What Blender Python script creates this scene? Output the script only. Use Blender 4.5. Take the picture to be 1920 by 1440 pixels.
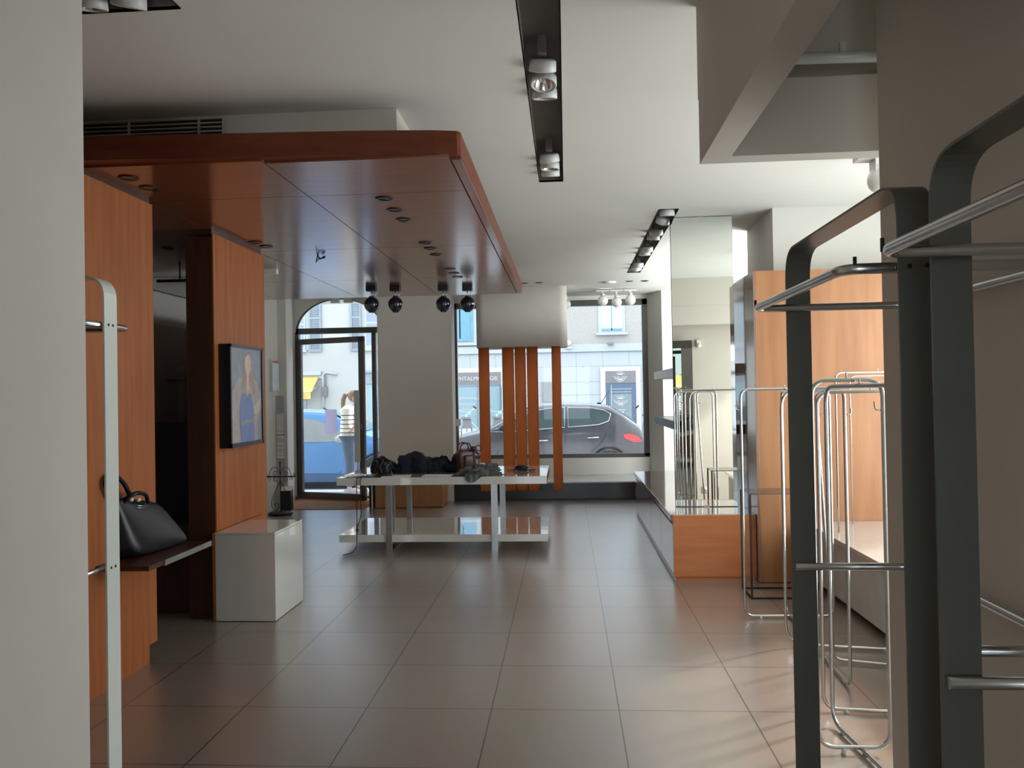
import bpy, bmesh, math, random
from mathutils import Vector, Matrix, noise
random.seed(7)
for o in list(bpy.data.objects): bpy.data.objects.remove(o)
scn = bpy.context.scene
COL = scn.collection
PI = math.pi

# ---------------------------------------------------------------- camera
cam_data = bpy.data.cameras.new('camera'); cam = bpy.data.objects.new('camera', cam_data); COL.objects.link(cam)
FPX, YAW, PIT, ROL, EYE = 1486.6, 0.0685633, 0.0122647, -0.0175755, 1.4922
fw = Vector((-math.sin(YAW)*math.cos(PIT), math.cos(YAW)*math.cos(PIT), math.sin(PIT)))
r0 = Vector((math.cos(YAW), math.sin(YAW), 0)); u0 = r0.cross(fw)
rr = r0*math.cos(ROL)+u0*math.sin(ROL); uu = -r0*math.sin(ROL)+u0*math.cos(ROL)
mw = Matrix((rr, uu, -fw)).transposed().to_4x4(); mw.translation = Vector((0, 0, EYE))
cam.matrix_world = mw
cam_data.sensor_fit = 'HORIZONTAL'; cam_data.sensor_width = 36; cam_data.lens = FPX/1920*36
cam_data.clip_start = 0.05; cam_data.clip_end = 200
scn.camera = cam

# ---------------------------------------------------------------- sky, sun, added daylight lamps, exposure
world = bpy.data.worlds.new('sky'); scn.world = world; world.use_nodes = True
wn = world.node_tree; bg = wn.nodes['Background']
bg.inputs[0].default_value = (0.80, 0.90, 1.0, 1); bg.inputs[1].default_value = 4.1
def sun(name, to, strength, angle, color):
    d = bpy.data.lights.new(name, 'SUN'); d.energy = strength; d.angle = math.radians(angle); d.color = color
    o = bpy.data.objects.new(name, d); COL.objects.link(o)
    o.rotation_euler = Vector(to).to_track_quat('Z', 'Y').to_euler(); o.location = (0, 0, 20); return o
sun('sun', (0.80, 0.50, 0.72), 4.0, 5.0, (1, 0.96, 0.9))
def area(name, loc, facing, sx, sy, power, color):
    d = bpy.data.lights.new(name, 'AREA'); d.shape = 'RECTANGLE'; d.size = sx; d.size_y = sy; d.energy = power; d.color = color
    o = bpy.data.objects.new(name, d); COL.objects.link(o); o.location = loc
    o.rotation_euler = (-Vector(facing)).to_track_quat('Z', 'Y').to_euler(); return o
area('side_window_daylight', (3.34, 4.55, 1.6), (-1, 0, 0), 3.0, 2.2, 58, (0.95, 1.0, 0.98))  # added area lamp for daylight from an unseen side window
area('back_fill_light', (-0.2, -3.4, 1.5), (0, 1, 0.12), 2.2, 2.0, 5, (0.96, 0.97, 1.0))  # weak fill lamp in a rear window added behind the camera
area('far_side_fill_light', (3.12, 8.9, 1.9), (-1, 0.1, 0.12), 2.4, 1.9, 225, (0.95, 0.99, 1.0))  # fill lamp added to brighten the far ceiling and pier, window unseen
scn.view_settings.view_transform = 'Standard'; scn.view_settings.look = 'None'
scn.view_settings.gamma = 1; scn.view_settings.use_curve_mapping = False
scn.view_settings.exposure = 0.0

# ---------------------------------------------------------------- materials
def mat(name, col, rough=0.5, metal=0.0, var=0.06, vs=8.0, coat=0.0, spec=0.5, bump=0.0, bs=60.0, emit=None, es=0.0, stretch=(1, 1, 1), col2=None, alpha=1.0):
    m = bpy.data.materials.new(name); m.use_nodes = True; nt = m.node_tree; b = nt.nodes['Principled BSDF']
    tc = nt.nodes.new('ShaderNodeTexCoord'); mp = nt.nodes.new('ShaderNodeMapping'); nz = nt.nodes.new('ShaderNodeTexNoise'); rp = nt.nodes.new('ShaderNodeValToRGB')
    mp.inputs['Scale'].default_value = stretch
    nt.links.new(tc.outputs['Object'], mp.inputs[0]); nt.links.new(mp.outputs[0], nz.inputs['Vector'])
    nz.inputs['Scale'].default_value = vs; nz.inputs['Detail'].default_value = 5
    c2 = col2 or tuple(c*(1+var) for c in col); c1 = col if col2 else tuple(c*(1-var) for c in col)
    rp.color_ramp.elements[0].position = 0.3; rp.color_ramp.elements[1].position = 0.7
    rp.color_ramp.elements[0].color = (*c1, 1); rp.color_ramp.elements[1].color = (*[min(1, c) for c in c2], 1)
    nt.links.new(nz.outputs['Fac'], rp.inputs[0]); nt.links.new(rp.outputs[0], b.inputs['Base Color'])
    b.inputs['Roughness'].default_value = rough; b.inputs['Metallic'].default_value = metal
    b.inputs['Specular IOR Level'].default_value = spec; b.inputs['Coat Weight'].default_value = coat; b.inputs['Coat Roughness'].default_value = 0.12
    if bump:
        n2 = nt.nodes.new('ShaderNodeTexNoise'); n2.inputs['Scale'].default_value = bs; bu = nt.nodes.new('ShaderNodeBump'); bu.inputs['Strength'].default_value = bump
        nt.links.new(tc.outputs['Object'], n2.inputs['Vector']); nt.links.new(n2.outputs['Fac'], bu.inputs['Height']); nt.links.new(bu.outputs[0], b.inputs['Normal'])
    if emit: b.inputs['Emission Color'].default_value = (*emit, 1); b.inputs['Emission Strength'].default_value = es
    return m
def wood(name, a, c, rough, stretch, coat=0.0, crough=0.15):
    m = mat(name, a, rough, col2=c, vs=7, stretch=stretch, coat=coat)
    b = m.node_tree.nodes['Principled BSDF']; b.inputs['Coat Roughness'].default_value = crough; b.inputs['Coat IOR'].default_value = 1.5 if coat < 0.85 else 1.8
    return m
def glass_mat(name, tint=(1, 1, 1), refl=0.9):
    m = bpy.data.materials.new(name); m.use_nodes = True; nt = m.node_tree; nt.nodes.remove(nt.nodes['Principled BSDF'])
    out = nt.nodes['Material Output']; t = nt.nodes.new('ShaderNodeBsdfTransparent'); g = nt.nodes.new('ShaderNodeBsdfGlossy'); f = nt.nodes.new('ShaderNodeFresnel'); mx = nt.nodes.new('ShaderNodeMixShader')
    t.inputs[0].default_value = (*tint, 1); g.inputs['Roughness'].default_value = 0.01; f.inputs[0].default_value = 1.45; g.inputs[0].default_value = (refl, refl, refl, 1)
    nt.links.new(f.outputs[0], mx.inputs[0]); nt.links.new(t.outputs[0], mx.inputs[1]); nt.links.new(g.outputs[0], mx.inputs[2]); nt.links.new(mx.outputs[0], out.inputs[0])
    return m

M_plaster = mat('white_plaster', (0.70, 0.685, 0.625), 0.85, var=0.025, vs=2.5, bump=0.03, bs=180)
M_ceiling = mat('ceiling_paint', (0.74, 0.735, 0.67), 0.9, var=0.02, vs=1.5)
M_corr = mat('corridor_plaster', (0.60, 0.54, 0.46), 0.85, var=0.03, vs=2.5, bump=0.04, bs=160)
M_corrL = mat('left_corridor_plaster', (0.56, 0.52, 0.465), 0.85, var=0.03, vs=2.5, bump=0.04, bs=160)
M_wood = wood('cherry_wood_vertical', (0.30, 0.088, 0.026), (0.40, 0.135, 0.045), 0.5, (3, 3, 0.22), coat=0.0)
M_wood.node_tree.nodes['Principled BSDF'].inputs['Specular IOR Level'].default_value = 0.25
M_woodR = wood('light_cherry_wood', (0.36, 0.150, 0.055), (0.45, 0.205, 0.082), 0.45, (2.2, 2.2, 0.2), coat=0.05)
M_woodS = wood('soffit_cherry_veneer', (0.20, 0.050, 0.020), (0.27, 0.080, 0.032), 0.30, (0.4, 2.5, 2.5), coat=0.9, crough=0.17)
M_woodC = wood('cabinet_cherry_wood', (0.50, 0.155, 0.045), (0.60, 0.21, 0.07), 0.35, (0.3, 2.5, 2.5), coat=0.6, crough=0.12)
M_woodD = wood('dark_stained_wood', (0.055, 0.018, 0.010), (0.085, 0.028, 0.014), 0.35, (3, 3, 0.3), coat=0.2)
M_fascia = wood('fascia_cherry_shaded', (0.13, 0.030, 0.013), (0.19, 0.05, 0.02), 0.45, (0.4, 3, 3), coat=0.0)  # cherry darkened in colour to carry the shade of the backlit edge
M_fascia.node_tree.nodes['Principled BSDF'].inputs['Specular IOR Level'].default_value = 0.2
M_gloss = wood('glossy_cherry_side', (0.22, 0.11, 0.07), (0.28, 0.14, 0.09), 0.16, (3, 3, 0.3), coat=1.0, crough=0.08)
M_black = mat('black_lacquer', (0.008, 0.009, 0.013), 0.35)
M_navy = mat('navy_black_front', (0.012, 0.018, 0.028), 0.3, coat=0.3)
M_lacq = mat('white_lacquer', (0.66, 0.655, 0.60), 0.10, var=0.02, coat=1.0)
M_lacq.node_tree.nodes['Principled BSDF'].inputs['Coat Roughness'].default_value = 0.03; M_lacq.node_tree.nodes['Principled BSDF'].inputs['Coat IOR'].default_value = 1.75
M_chrome = mat('brushed_chrome', (0.55, 0.56, 0.57), 0.22, metal=1.0)
M_steel = mat('stainless_tube', (0.62, 0.63, 0.63), 0.25, metal=1.0)
M_greenmetal = mat('grey_green_painted_steel', (0.098, 0.100, 0.082), 0.38, var=0.04, coat=0.2)
M_creammetal = mat('pale_grey_painted_steel', (0.64, 0.68, 0.62), 0.3, var=0.02, coat=0.4)
M_bronze = mat('dark_bronze_frame', (0.115, 0.108, 0.10), 0.35, metal=0.3)
M_track = mat('trough_grey', (0.16, 0.14, 0.12), 0.55)
M_lamp = mat('lamp_grey_paint', (0.62, 0.63, 0.60), 0.4)
M_refl = mat('lamp_reflector', (0.9, 0.9, 0.9), 0.12, metal=1.0, var=0.02)
M_mirror = mat('mirror_silver', (0.86, 0.90, 0.87), 0.005, metal=1.0, var=0.004)
M_opal = mat('opal_glass', (0.78, 0.77, 0.72), 0.25, coat=0.4)
M_plastic = mat('white_plastic', (0.75, 0.75, 0.72), 0.4)
M_leather = mat('black_leather', (0.006, 0.0065, 0.010), 0.33, coat=0.0, spec=0.35, bump=0.08, bs=90)
M_brown = mat('brown_leather', (0.085, 0.030, 0.020), 0.4, coat=0.1, bump=0.08, bs=90)
M_cloth = mat('navy_cloth', (0.008, 0.010, 0.022), 0.95, bump=0.2, bs=120)
M_denim = mat('grey_denim', (0.05, 0.055, 0.06), 0.9, col2=(0.16, 0.165, 0.16), vs=18, bump=0.3, bs=90)
M_paper = mat('white_paper', (0.8, 0.8, 0.8), 0.8, var=0.01)
M_iron = mat('wrought_iron', (0.015, 0.013, 0.012), 0.6)
M_glass = glass_mat('window_glass', refl=0.4)
M_slat = wood('orange_slat_fabric', (0.40, 0.10, 0.025), (0.50, 0.14, 0.04), 0.5, (2, 2, 0.3))
M_matb = mat('terracotta_mat', (0.50, 0.20, 0.08), 0.95, bump=0.3, bs=200)
M_matg = mat('grey_coir', (0.30, 0.23, 0.17), 0.95, bump=0.4, bs=220)

_b = M_slat.node_tree.nodes['Principled BSDF']; _t = M_slat.node_tree.nodes.new('ShaderNodeBsdfTranslucent'); _m = M_slat.node_tree.nodes.new('ShaderNodeMixShader')
_t.inputs[0].default_value = (0.95, 0.34, 0.10, 1); _m.inputs[0].default_value = 0.35
M_slat.node_tree.links.new(_b.outputs[0], _m.inputs[1]); M_slat.node_tree.links.new(_t.outputs[0], _m.inputs[2]); M_slat.node_tree.links.new(_m.outputs[0], M_slat.node_tree.nodes['Material Output'].inputs[0])
def floor_mat():
    m = bpy.data.materials.new('taupe_floor_tiles'); m.use_nodes = True; nt = m.node_tree; b = nt.nodes['Principled BSDF']
    g = nt.nodes.new('ShaderNodeNewGeometry'); mp = nt.nodes.new('ShaderNodeMapping'); mp.inputs['Location'].default_value = (1.582+0.6*20, -3.158+0.6*20, 0)
    br = nt.nodes.new('ShaderNodeTexBrick'); br.offset = 0; br.squash = 1; br.inputs['Scale'].default_value = 1
    br.inputs['Brick Width'].default_value = 0.6; br.inputs['Row Height'].default_value = 0.6; br.inputs['Mortar Size'].default_value = 0.0035; br.inputs['Mortar Smooth'].default_value = 0.2
    br.inputs['Color1'].default_value = (0.30, 0.245, 0.20, 1); br.inputs['Color2'].default_value = (0.325, 0.265, 0.22, 1); br.inputs['Mortar'].default_value = (0.025, 0.02, 0.018, 1)
    nz = nt.nodes.new('ShaderNodeTexNoise'); nz.inputs['Scale'].default_value = 3; nz.inputs['Detail'].default_value = 8
    mx = nt.nodes.new('ShaderNodeMix'); mx.data_type = 'RGBA'; mx.blend_type = 'MULTIPLY'; mx.inputs[0].default_value = 0.25
    nt.links.new(g.outputs['Position'], mp.inputs[0]); nt.links.new(mp.outputs[0], br.inputs['Vector']); nt.links.new(g.outputs['Position'], nz.inputs['Vector'])
    nt.links.new(br.outputs['Color'], mx.inputs[6]); nt.links.new(nz.outputs['Color'], mx.inputs[7]); nt.links.new(mx.outputs[2], b.inputs['Base Color'])
    b.inputs['Roughness'].default_value = 0.25; b.inputs['Specular IOR Level'].default_value = 0.6; b.inputs['Coat Weight'].default_value = 1.0; b.inputs['Coat Roughness'].default_value = 0.30; b.inputs['Coat IOR'].default_value = 1.9
    bu = nt.nodes.new('ShaderNodeBump'); bu.inputs['Strength'].default_value = 0.3; bu.inputs['Distance'].default_value = 0.002; bu.invert = True
    nt.links.new(br.outputs['Fac'], bu.inputs['Height']); nt.links.new(bu.outputs[0], b.inputs['Normal'])
    return m
M_floor = floor_mat()

# ---------------------------------------------------------------- mesh builder
class MB:
    def __init__(s): s.bm = bmesh.new()
    def box(s, x0, x1, y0, y1, z0, z1, bev=0.0, seg=2, mtx=None):
        t = bmesh.new(); bmesh.ops.create_cube(t, size=1)
        for v in t.verts: v.co = Vector(((x0+x1)/2+v.co.x*(x1-x0), (y0+y1)/2+v.co.y*(y1-y0), (z0+z1)/2+v.co.z*(z1-z0)))
        if bev: bmesh.ops.bevel(t, geom=list(t.edges), offset=bev, segments=seg, profile=0.7, affect='EDGES')
        return s.join(t, mtx)
    def join(s, t, mtx=None):
        vm = {}
        for v in t.verts: vm[v] = s.bm.verts.new(mtx @ v.co if mtx else v.co)
        for f in t.faces:
            try: nf = s.bm.faces.new([vm[v] for v in f.verts]); nf.smooth = f.smooth
            except ValueError: pass
        t.free(); return s
    def prism(s, poly, axis, a0, a1, bev=0.0, seg=2, mtx=None):
        t = bmesh.new()
        def P(p, a): return {'x': (a, p[0], p[1]), 'y': (p[0], a, p[1]), 'z': (p[0], p[1], a)}[axis]
        A = [t.verts.new(P(p, a0)) for p in poly]; B = [t.verts.new(P(p, a1)) for p in poly]
        t.faces.new(A); t.faces.new(B[::-1]); n = len(poly)
        for i in range(n): t.faces.new((A[i], B[i], B[(i+1) % n], A[(i+1) % n]))
        bmesh.ops.recalc_face_normals(t, faces=list(t.faces))
        if bev: bmesh.ops.bevel(t, geom=list(t.edges), offset=bev, segments=seg, profile=0.6, affect='EDGES')
        return s.join(t, mtx)
    def tube(s, pts, r, closed=False, n=10, cap=True):
        pts = [Vector(p) for p in pts]; N = len(pts); rs = r if isinstance(r, (list, tuple)) else [r]*N
        tg = []
        for i in range(N):
            a = pts[(i-1) % N] if (closed or i > 0) else pts[0]; b = pts[(i+1) % N] if (closed or i < N-1) else pts[-1]
            d = b-a; tg.append(d.normalized() if d.length > 1e-9 else Vector((0, 0, 1)))
        up = Vector((0, 0, 1)) if abs(tg[0].z) < 0.9 else Vector((1, 0, 0))
        nrm = (up-tg[0]*up.dot(tg[0])).normalized(); rings = []
        for i in range(N):
            nrm = nrm-tg[i]*nrm.dot(tg[i]); nrm = nrm.normalized() if nrm.length > 1e-6 else tg[i].orthogonal().normalized(); bn = tg[i].cross(nrm)
            rings.append([s.bm.verts.new(pts[i]+(nrm*math.cos(2*PI*k/n)+bn*math.sin(2*PI*k/n))*rs[i]) for k in range(n)])
        for i in range(N if closed else N-1):
            A, B = rings[i], rings[(i+1) % N]
            sh = 0
            if closed and i == N-1:
                sh = min(range(n), key=lambda q: (A[0].co-B[q].co).length)
            for k in range(n):
                f = s.bm.faces.new((A[k], A[(k+1) % n], B[(k+1+sh) % n], B[(k+sh) % n])); f.smooth = True
        if cap and not closed:
            s.bm.faces.new(rings[0][::-1]); s.bm.faces.new(rings[-1])
        return s
    def lathe(s, prof, c=(0, 0, 0), n=24, mtx=None):
        c = Vector(c); rings = []
        T = mtx if mtx else Matrix.Identity(4)
        for (r, z) in prof:
            rings.append([s.bm.verts.new(c+T.to_3x3() @ Vector((r*math.cos(2*PI*k/n), r*math.sin(2*PI*k/n), z))) for k in range(n)] if r > 1e-5 else [s.bm.verts.new(c+T.to_3x3() @ Vector((0, 0, z)))])
        for A, B in zip(rings, rings[1:]):
            for k in range(n):
                a0, a1 = A[k % len(A)], A[(k+1) % len(A)]; b0, b1 = B[k % len(B)], B[(k+1) % len(B)]
                vs = []
                for v in (a0, a1, b1, b0):
                    if v not in vs: vs.append(v)
                if len(vs) > 2:
                    try: f = s.bm.faces.new(vs); f.smooth = True
                    except ValueError: pass
        return s
    def sphere(s, c, r, sc=(1, 1, 1), u=20, v=12):
        t = bmesh.new(); bmesh.ops.create_uvsphere(t, u_segments=u, v_segments=v, radius=r)
        for q in t.verts: q.co = Vector((q.co.x*sc[0], q.co.y*sc[1], q.co.z*sc[2]))+Vector(c)
        for f in t.faces: f.smooth = True
        return s.join(t)
    def quad(s, *p):
        s.bm.faces.new([s.bm.verts.new(q) for q in p]); return s
    def grid(s, f, nu, nv, closeu=False, smooth=True):
        V = [[s.bm.verts.new(f(i/(nu if closeu else nu-1), j/(nv-1))) for j in range(nv)] for i in range(nu)]
        for i in range(nu if closeu else nu-1):
            for j in range(nv-1):
                q = s.bm.faces.new((V[i][j], V[(i+1) % nu][j], V[(i+1) % nu][j+1], V[i][j+1])); q.smooth = smooth
        return s
def fillet(P, r, n=6, closed=False):
    P = [Vector(p) for p in P]; out = []; N = len(P)
    for i in range(N):
        if not closed and i in (0, N-1): out.append(P[i]); continue
        a, b, c = P[(i-1) % N], P[i], P[(i+1) % N]; d1 = (a-b); d2 = (c-b)
        k = min(r, d1.length*0.49, d2.length*0.49); p1 = b+d1.normalized()*k; p2 = b+d2.normalized()*k
        for j in range(n+1):
            t = j/n; out.append(p1*(1-t)**2+b*2*t*(1-t)+p2*t*t)
    return out

def finish(name, mb, material, smooth=None):
    bmesh.ops.recalc_face_normals(mb.bm, faces=list(mb.bm.faces))
    if smooth:
        for f in mb.bm.faces: f.smooth = True
    me = bpy.data.meshes.new(name); mb.bm.to_mesh(me); mb.bm.free()
    o = bpy.data.objects.new(name, me); me.materials.append(material); COL.objects.link(o); return o
def tag(o, label=None, cat=None, group=None, kind=None):
    if label: o['label'] = label
    if cat: o['category'] = cat
    if group: o['group'] = group
    if kind: o['kind'] = kind
    return o
def empty(name, loc, label, cat, group=None, rz=0.0):
    o = bpy.data.objects.new(name, None); COL.objects.link(o); o.location = loc; o.rotation_euler = (0, 0, rz); o.empty_display_size = 0.1
    o['T'] = 0; del o['T']
    return tag(o, label, cat, group)
def rootof(o):
    while o.parent: o = o.parent
    return o
def part(name, mb, material, parent, label=None, local=False, smooth=None, kind=None):
    o = finish(name, mb, material, smooth)
    if not local:
        r = rootof(parent); T = (Matrix.Translation(r.location) @ r.rotation_euler.to_matrix().to_4x4()).inverted()
        o.data.transform(T)
    o.parent = parent
    if label: o['label'] = label
    if kind: o['kind'] = kind
    return o
def solo(name, mb, material, label, cat, group=None, kind=None, smooth=None):
    o = finish(name, mb, material, smooth)
    vs = [v.co for v in o.data.vertices]
    c = Vector(((min(v.x for v in vs)+max(v.x for v in vs))/2, (min(v.y for v in vs)+max(v.y for v in vs))/2, min(v.z for v in vs)))
    o.data.transform(Matrix.Translation(-c)); o.location = c
    return tag(o, label, cat, group, kind)
def struct(name, mb, material, label=None):
    o = finish(name, mb, material); o['kind'] = 'structure'
    if label: o['label'] = label
    return o
def dup(src, loc=None, rz=None, label=None, parent=None):
    c = src.copy(); COL.objects.link(c); c.parent = parent
    if loc is not None: c.location = loc
    if rz is not None: c.rotation_euler = (0, 0, rz)
    if label: c['label'] = label
    for ch in [x for x in bpy.data.objects if x.parent == src]: dup(ch, parent=c)
    return c
def text_mb(body, size, ext, origin, align='CENTER', plane='-y'):
    cu = bpy.data.curves.new('t', 'FONT'); cu.body = body; cu.size = size; cu.extrude = ext; cu.align_x = align; cu.align_y = 'CENTER'
    o = bpy.data.objects.new('t', cu); COL.objects.link(o); bpy.context.view_layer.update()
    me = bpy.data.meshes.new_from_object(o.evaluated_get(bpy.context.evaluated_depsgraph_get()))
    mb = MB(); mb.bm.from_mesh(me); bpy.data.objects.remove(o); bpy.data.curves.remove(cu); bpy.data.meshes.remove(me)
    for v in mb.bm.verts: v.co = Vector((origin[0]+v.co.x, origin[1]-v.co.z, origin[2]+v.co.y))
    return mb

# ================================================================ SETTING
CZ = 2.96
struct('floor', MB().box(-4.6, 3.2, -3.6, 12.3, -0.05, 0), M_floor)
# ceiling with openings for the light troughs and the stair void
def ceiling():
    holes = [(-0.16, 0.0, 1.7, 5.50), (0.77, 0.93, 6.45, 9.85), (-2.4, -1.42, 2.66, 2.87), (0.52, 1.10, -3.6, 3.04)]
    xs = sorted({-4.6, 3.2, *[h[0] for h in holes], *[h[1] for h in holes]}); ys = sorted({-3.6, 12.3, *[h[2] for h in holes], *[h[3] for h in holes]})
    mb = MB()
    V = {}
    def gv(x, y):
        if (x, y) not in V: V[(x, y)] = mb.bm.verts.new((x, y, CZ))
        return V[(x, y)]
    for x0, x1 in zip(xs, xs[1:]):
        for y0, y1 in zip(ys, ys[1:]):
            cx, cy = (x0+x1)/2, (y0+y1)/2
            if any(h[0] < cx < h[1] and h[2] < cy < h[3] for h in holes): continue
            mb.bm.faces.new((gv(x0, y0), gv(x1, y0), gv(x1, y1), gv(x0, y1)))
    r = bmesh.ops.extrude_face_region(mb.bm, geom=list(mb.bm.faces))
    for v in r['geom']:
        if isinstance(v, bmesh.types.BMVert): v.co.z += 0.012
    return mb
struct('ceiling', ceiling(), M_ceiling)
struct('wall_left', MB().box(-4.7, -4.4, -3.6, 11.6, 0, CZ), M_plaster)
struct('wall_left_pilaster', MB().box(-4.4, -3.9, 9.9, 10.5, 0, CZ).prism([(-4.4, 10.5), (-3.78, 10.5), (-4.02, 11.47), (-4.4, 11.47)], 'z', 0, CZ), M_plaster)
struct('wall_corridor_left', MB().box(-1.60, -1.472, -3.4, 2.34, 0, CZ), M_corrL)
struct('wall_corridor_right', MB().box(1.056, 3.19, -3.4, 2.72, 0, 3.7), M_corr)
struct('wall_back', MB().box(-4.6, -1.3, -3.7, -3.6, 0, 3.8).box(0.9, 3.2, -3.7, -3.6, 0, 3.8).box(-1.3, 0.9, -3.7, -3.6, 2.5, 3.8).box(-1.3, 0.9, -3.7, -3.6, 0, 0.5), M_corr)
# right wall with openings for the unseen side windows
struct('wall_right', MB().box(3.2, 3.3, -3.6, 3.0, 0, CZ).box(3.2, 3.3, 6.1, 7.6, 0, CZ).box(3.2, 3.3, 11.4, 12.3, 0, CZ).box(3.2, 3.3, 7.6, 11.4, 0, 0.9).box(3.2, 3.3, 3.0, 6.1, 0, 0.5).box(3.2, 3.3, 3.0, 6.1, 2.7, CZ), M_plaster)
# pier beside the closet
struct('wall_pier', MB().box(1.69, 2.6, 6.54, 7.45, 0, CZ), M_plaster)
# front: pier between door and window, reveal, sill, spandrel
struct('wall_front_pier', MB().prism([(-2.66, 11.06), (-1.60, 11.06), (-1.705, 12.1), (-1.705, 12.3), (-2.66, 12.3)], 'z', 0, CZ), mat('pier_paint', (0.76, 0.70, 0.63), 0.85, var=0.02, vs=2))
struct('wall_front_right', MB().prism([(1.24, 12.1), (1.24, 12.3), (3.2, 12.3), (3.2, 11.65), (1.40, 11.65)], 'z', 0, CZ), M_plaster)
struct('wall_front_sill', MB().box(-1.705, 1.24, 12.08, 12.3, 0, 0.50).box(-1.705, 1.24, 12.1, 12.3, 2.90, CZ), M_plaster)
def spandrel():
    # wall above the door with a half-elliptical opening
    mb = MB(); x0, x1, zt = -4.4, -2.66, CZ; cx, a, b, zs = -3.34, 0.66, 0.495, 2.45; n = 28
    for y in (11.50, 11.62):
        top = []; low = []
        xs = [x0]+[cx-a*math.cos(PI*i/n) for i in range(n+1)]+[x1] if cx+a < x1 else [x0]+[q for q in [cx-a*math.cos(PI*i/n) for i in range(n+1)] if q < x1]+[x1]
        for x in xs:
            t = (x-cx)/a; z = zs+b*math.sqrt(max(0, 1-t*t)) if abs(t) < 1 else zs
            low.append(mb.bm.verts.new((x, y, z))); top.append(mb.bm.verts.new((x, y, zt)))
        for i in range(len(xs)-1): mb.bm.faces.new((low[i], low[i+1], top[i+1], top[i]))
        if y < 11.55: L0 = low
        else:
            for i in range(len(xs)-1): mb.bm.faces.new((L0[i], L0[i+1], low[i+1], low[i]))
    mb.box(-4.4, -4.01, 11.50, 11.62, 0, 2.45)
    return mb
struct('wall_front_door', spandrel(), M_plaster)
# stair void frame hanging from the ceiling
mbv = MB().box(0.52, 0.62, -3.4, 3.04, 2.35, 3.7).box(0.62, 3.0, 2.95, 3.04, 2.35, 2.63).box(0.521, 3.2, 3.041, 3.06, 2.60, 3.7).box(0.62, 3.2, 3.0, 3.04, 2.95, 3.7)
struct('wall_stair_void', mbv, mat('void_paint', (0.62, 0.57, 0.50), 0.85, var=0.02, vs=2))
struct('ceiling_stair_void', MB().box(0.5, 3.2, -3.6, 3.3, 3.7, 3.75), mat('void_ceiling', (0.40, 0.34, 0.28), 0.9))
tag(solo('handrail_tube', MB().tube([(0.66, 2.86, 2.665), (1.6, 2.9, 2.665)], 0.02, n=16).box(0.99, 1.01, 2.87, 2.89, 2.68, 2.72), M_creammetal,
    'pale grey metal tube running across the inside of the ceiling void', 'handrail'))
# bulkhead above the canopy
struct('trim_bulkhead', MB().box(-4.4, -0.84, 3.98, 9.1, 2.79, CZ), mat('bulkhead_paint', (0.62, 0.59, 0.50), 0.85, var=0.02))
struct('ceiling_roof', MB().box(-4.8, 3.4, -3.8, 12.35, 3.8, 3.9).box(-4.8, -4.7, -3.8, 12.35, 2.9, 3.8).box(3.3, 3.4, -3.8, 12.35, 2.9, 3.8).box(-4.8, 3.4, 12.3, 12.35, 2.97, 3.8), M_plaster)  # unseen roof shell, added to stop sky light leaking into the void
# baseboards / mat
struct('trim_door_threshold', MB().box(-4.02, -2.66, 11.44, 11.64, 0, 0.03), M_bronze)
root = empty('doormat', (-3.3, 10.9, 0), 'terracotta doormat with a grey centre on the floor inside the entrance', 'doormat')
part('border', MB().prism([(-3.74, 10.32), (-2.70, 10.32), (-2.70, 11.42), (-3.95, 11.42)], 'z', 0.0, 0.006), M_matb, root)
part('centre', MB().prism([(-3.62, 10.33), (-2.95, 10.33), (-2.95, 10.95), (-3.75, 10.95)], 'z', 0.0055, 0.009), M_matg, root, label='grey fibre centre of the mat')

# ---- shop window
w = MB()
X0, X1, Y0, Z0, Z1 = -1.705, 1.245, 12.12, 0.50, 2.90
fr = 0.09
w.box(X0, X0+0.035, Y0, Y0+0.08, Z0, Z1, 0.004).box(X1-0.085, X1, Y0, Y0+0.08, Z0, Z1, 0.004).box(X0, X1, Y0, Y0+0.08, Z0, Z0+0.06, 0.004).box(X0, X1, Y0, Y0+0.08, Z1-0.09, Z1, 0.004)
w.box(X0, X1, Y0-0.02, Y0+0.02, Z0, Z0+0.02)
wf = struct('window_1', w, M_bronze, 'large shop window with a dark bronze frame')
g = finish('window_pane', MB().box(X0+0.05, X1-0.07, Y0+0.045, Y0+0.051, Z0+0.05, Z1-0.08), M_glass); g.parent = wf
# unseen side window (right wall), then two windows added for light
w = MB().box(3.2, 3.28, 3.0, 3.07, 0.5, 2.7).box(3.2, 3.28, 6.03, 6.1, 0.5, 2.7).box(3.2, 3.28, 3.0, 6.1, 0.5, 0.57).box(3.2, 3.28, 3.0, 6.1, 2.63, 2.7)
struct('window_2', w, M_bronze, 'unseen side window frame in the right wall')
w = MB().box(3.2, 3.28, 7.6, 7.67, 0.9, CZ).box(3.2, 3.28, 11.33, 11.4, 0.9, CZ).box(3.2, 3.28, 7.6, 11.4, 0.9, 0.97).box(3.2, 3.28, 7.6, 11.4, 2.89, CZ)
struct('window_added_4', w, M_bronze, 'unseen side window frame behind the closet, added to let in light')
w = MB().box(-1.3, -1.23, -3.7, -3.6, 0.5, 2.5).box(0.83, 0.9, -3.7, -3.6, 0.5, 2.5).box(-1.3, 0.9, -3.7, -3.6, 0.5, 0.57).box(-1.3, 0.9, -3.7, -3.6, 2.43, 2.5)
struct('window_added_3', w, M_bronze, 'unseen rear window frame behind the camera, added for fill light')

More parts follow.
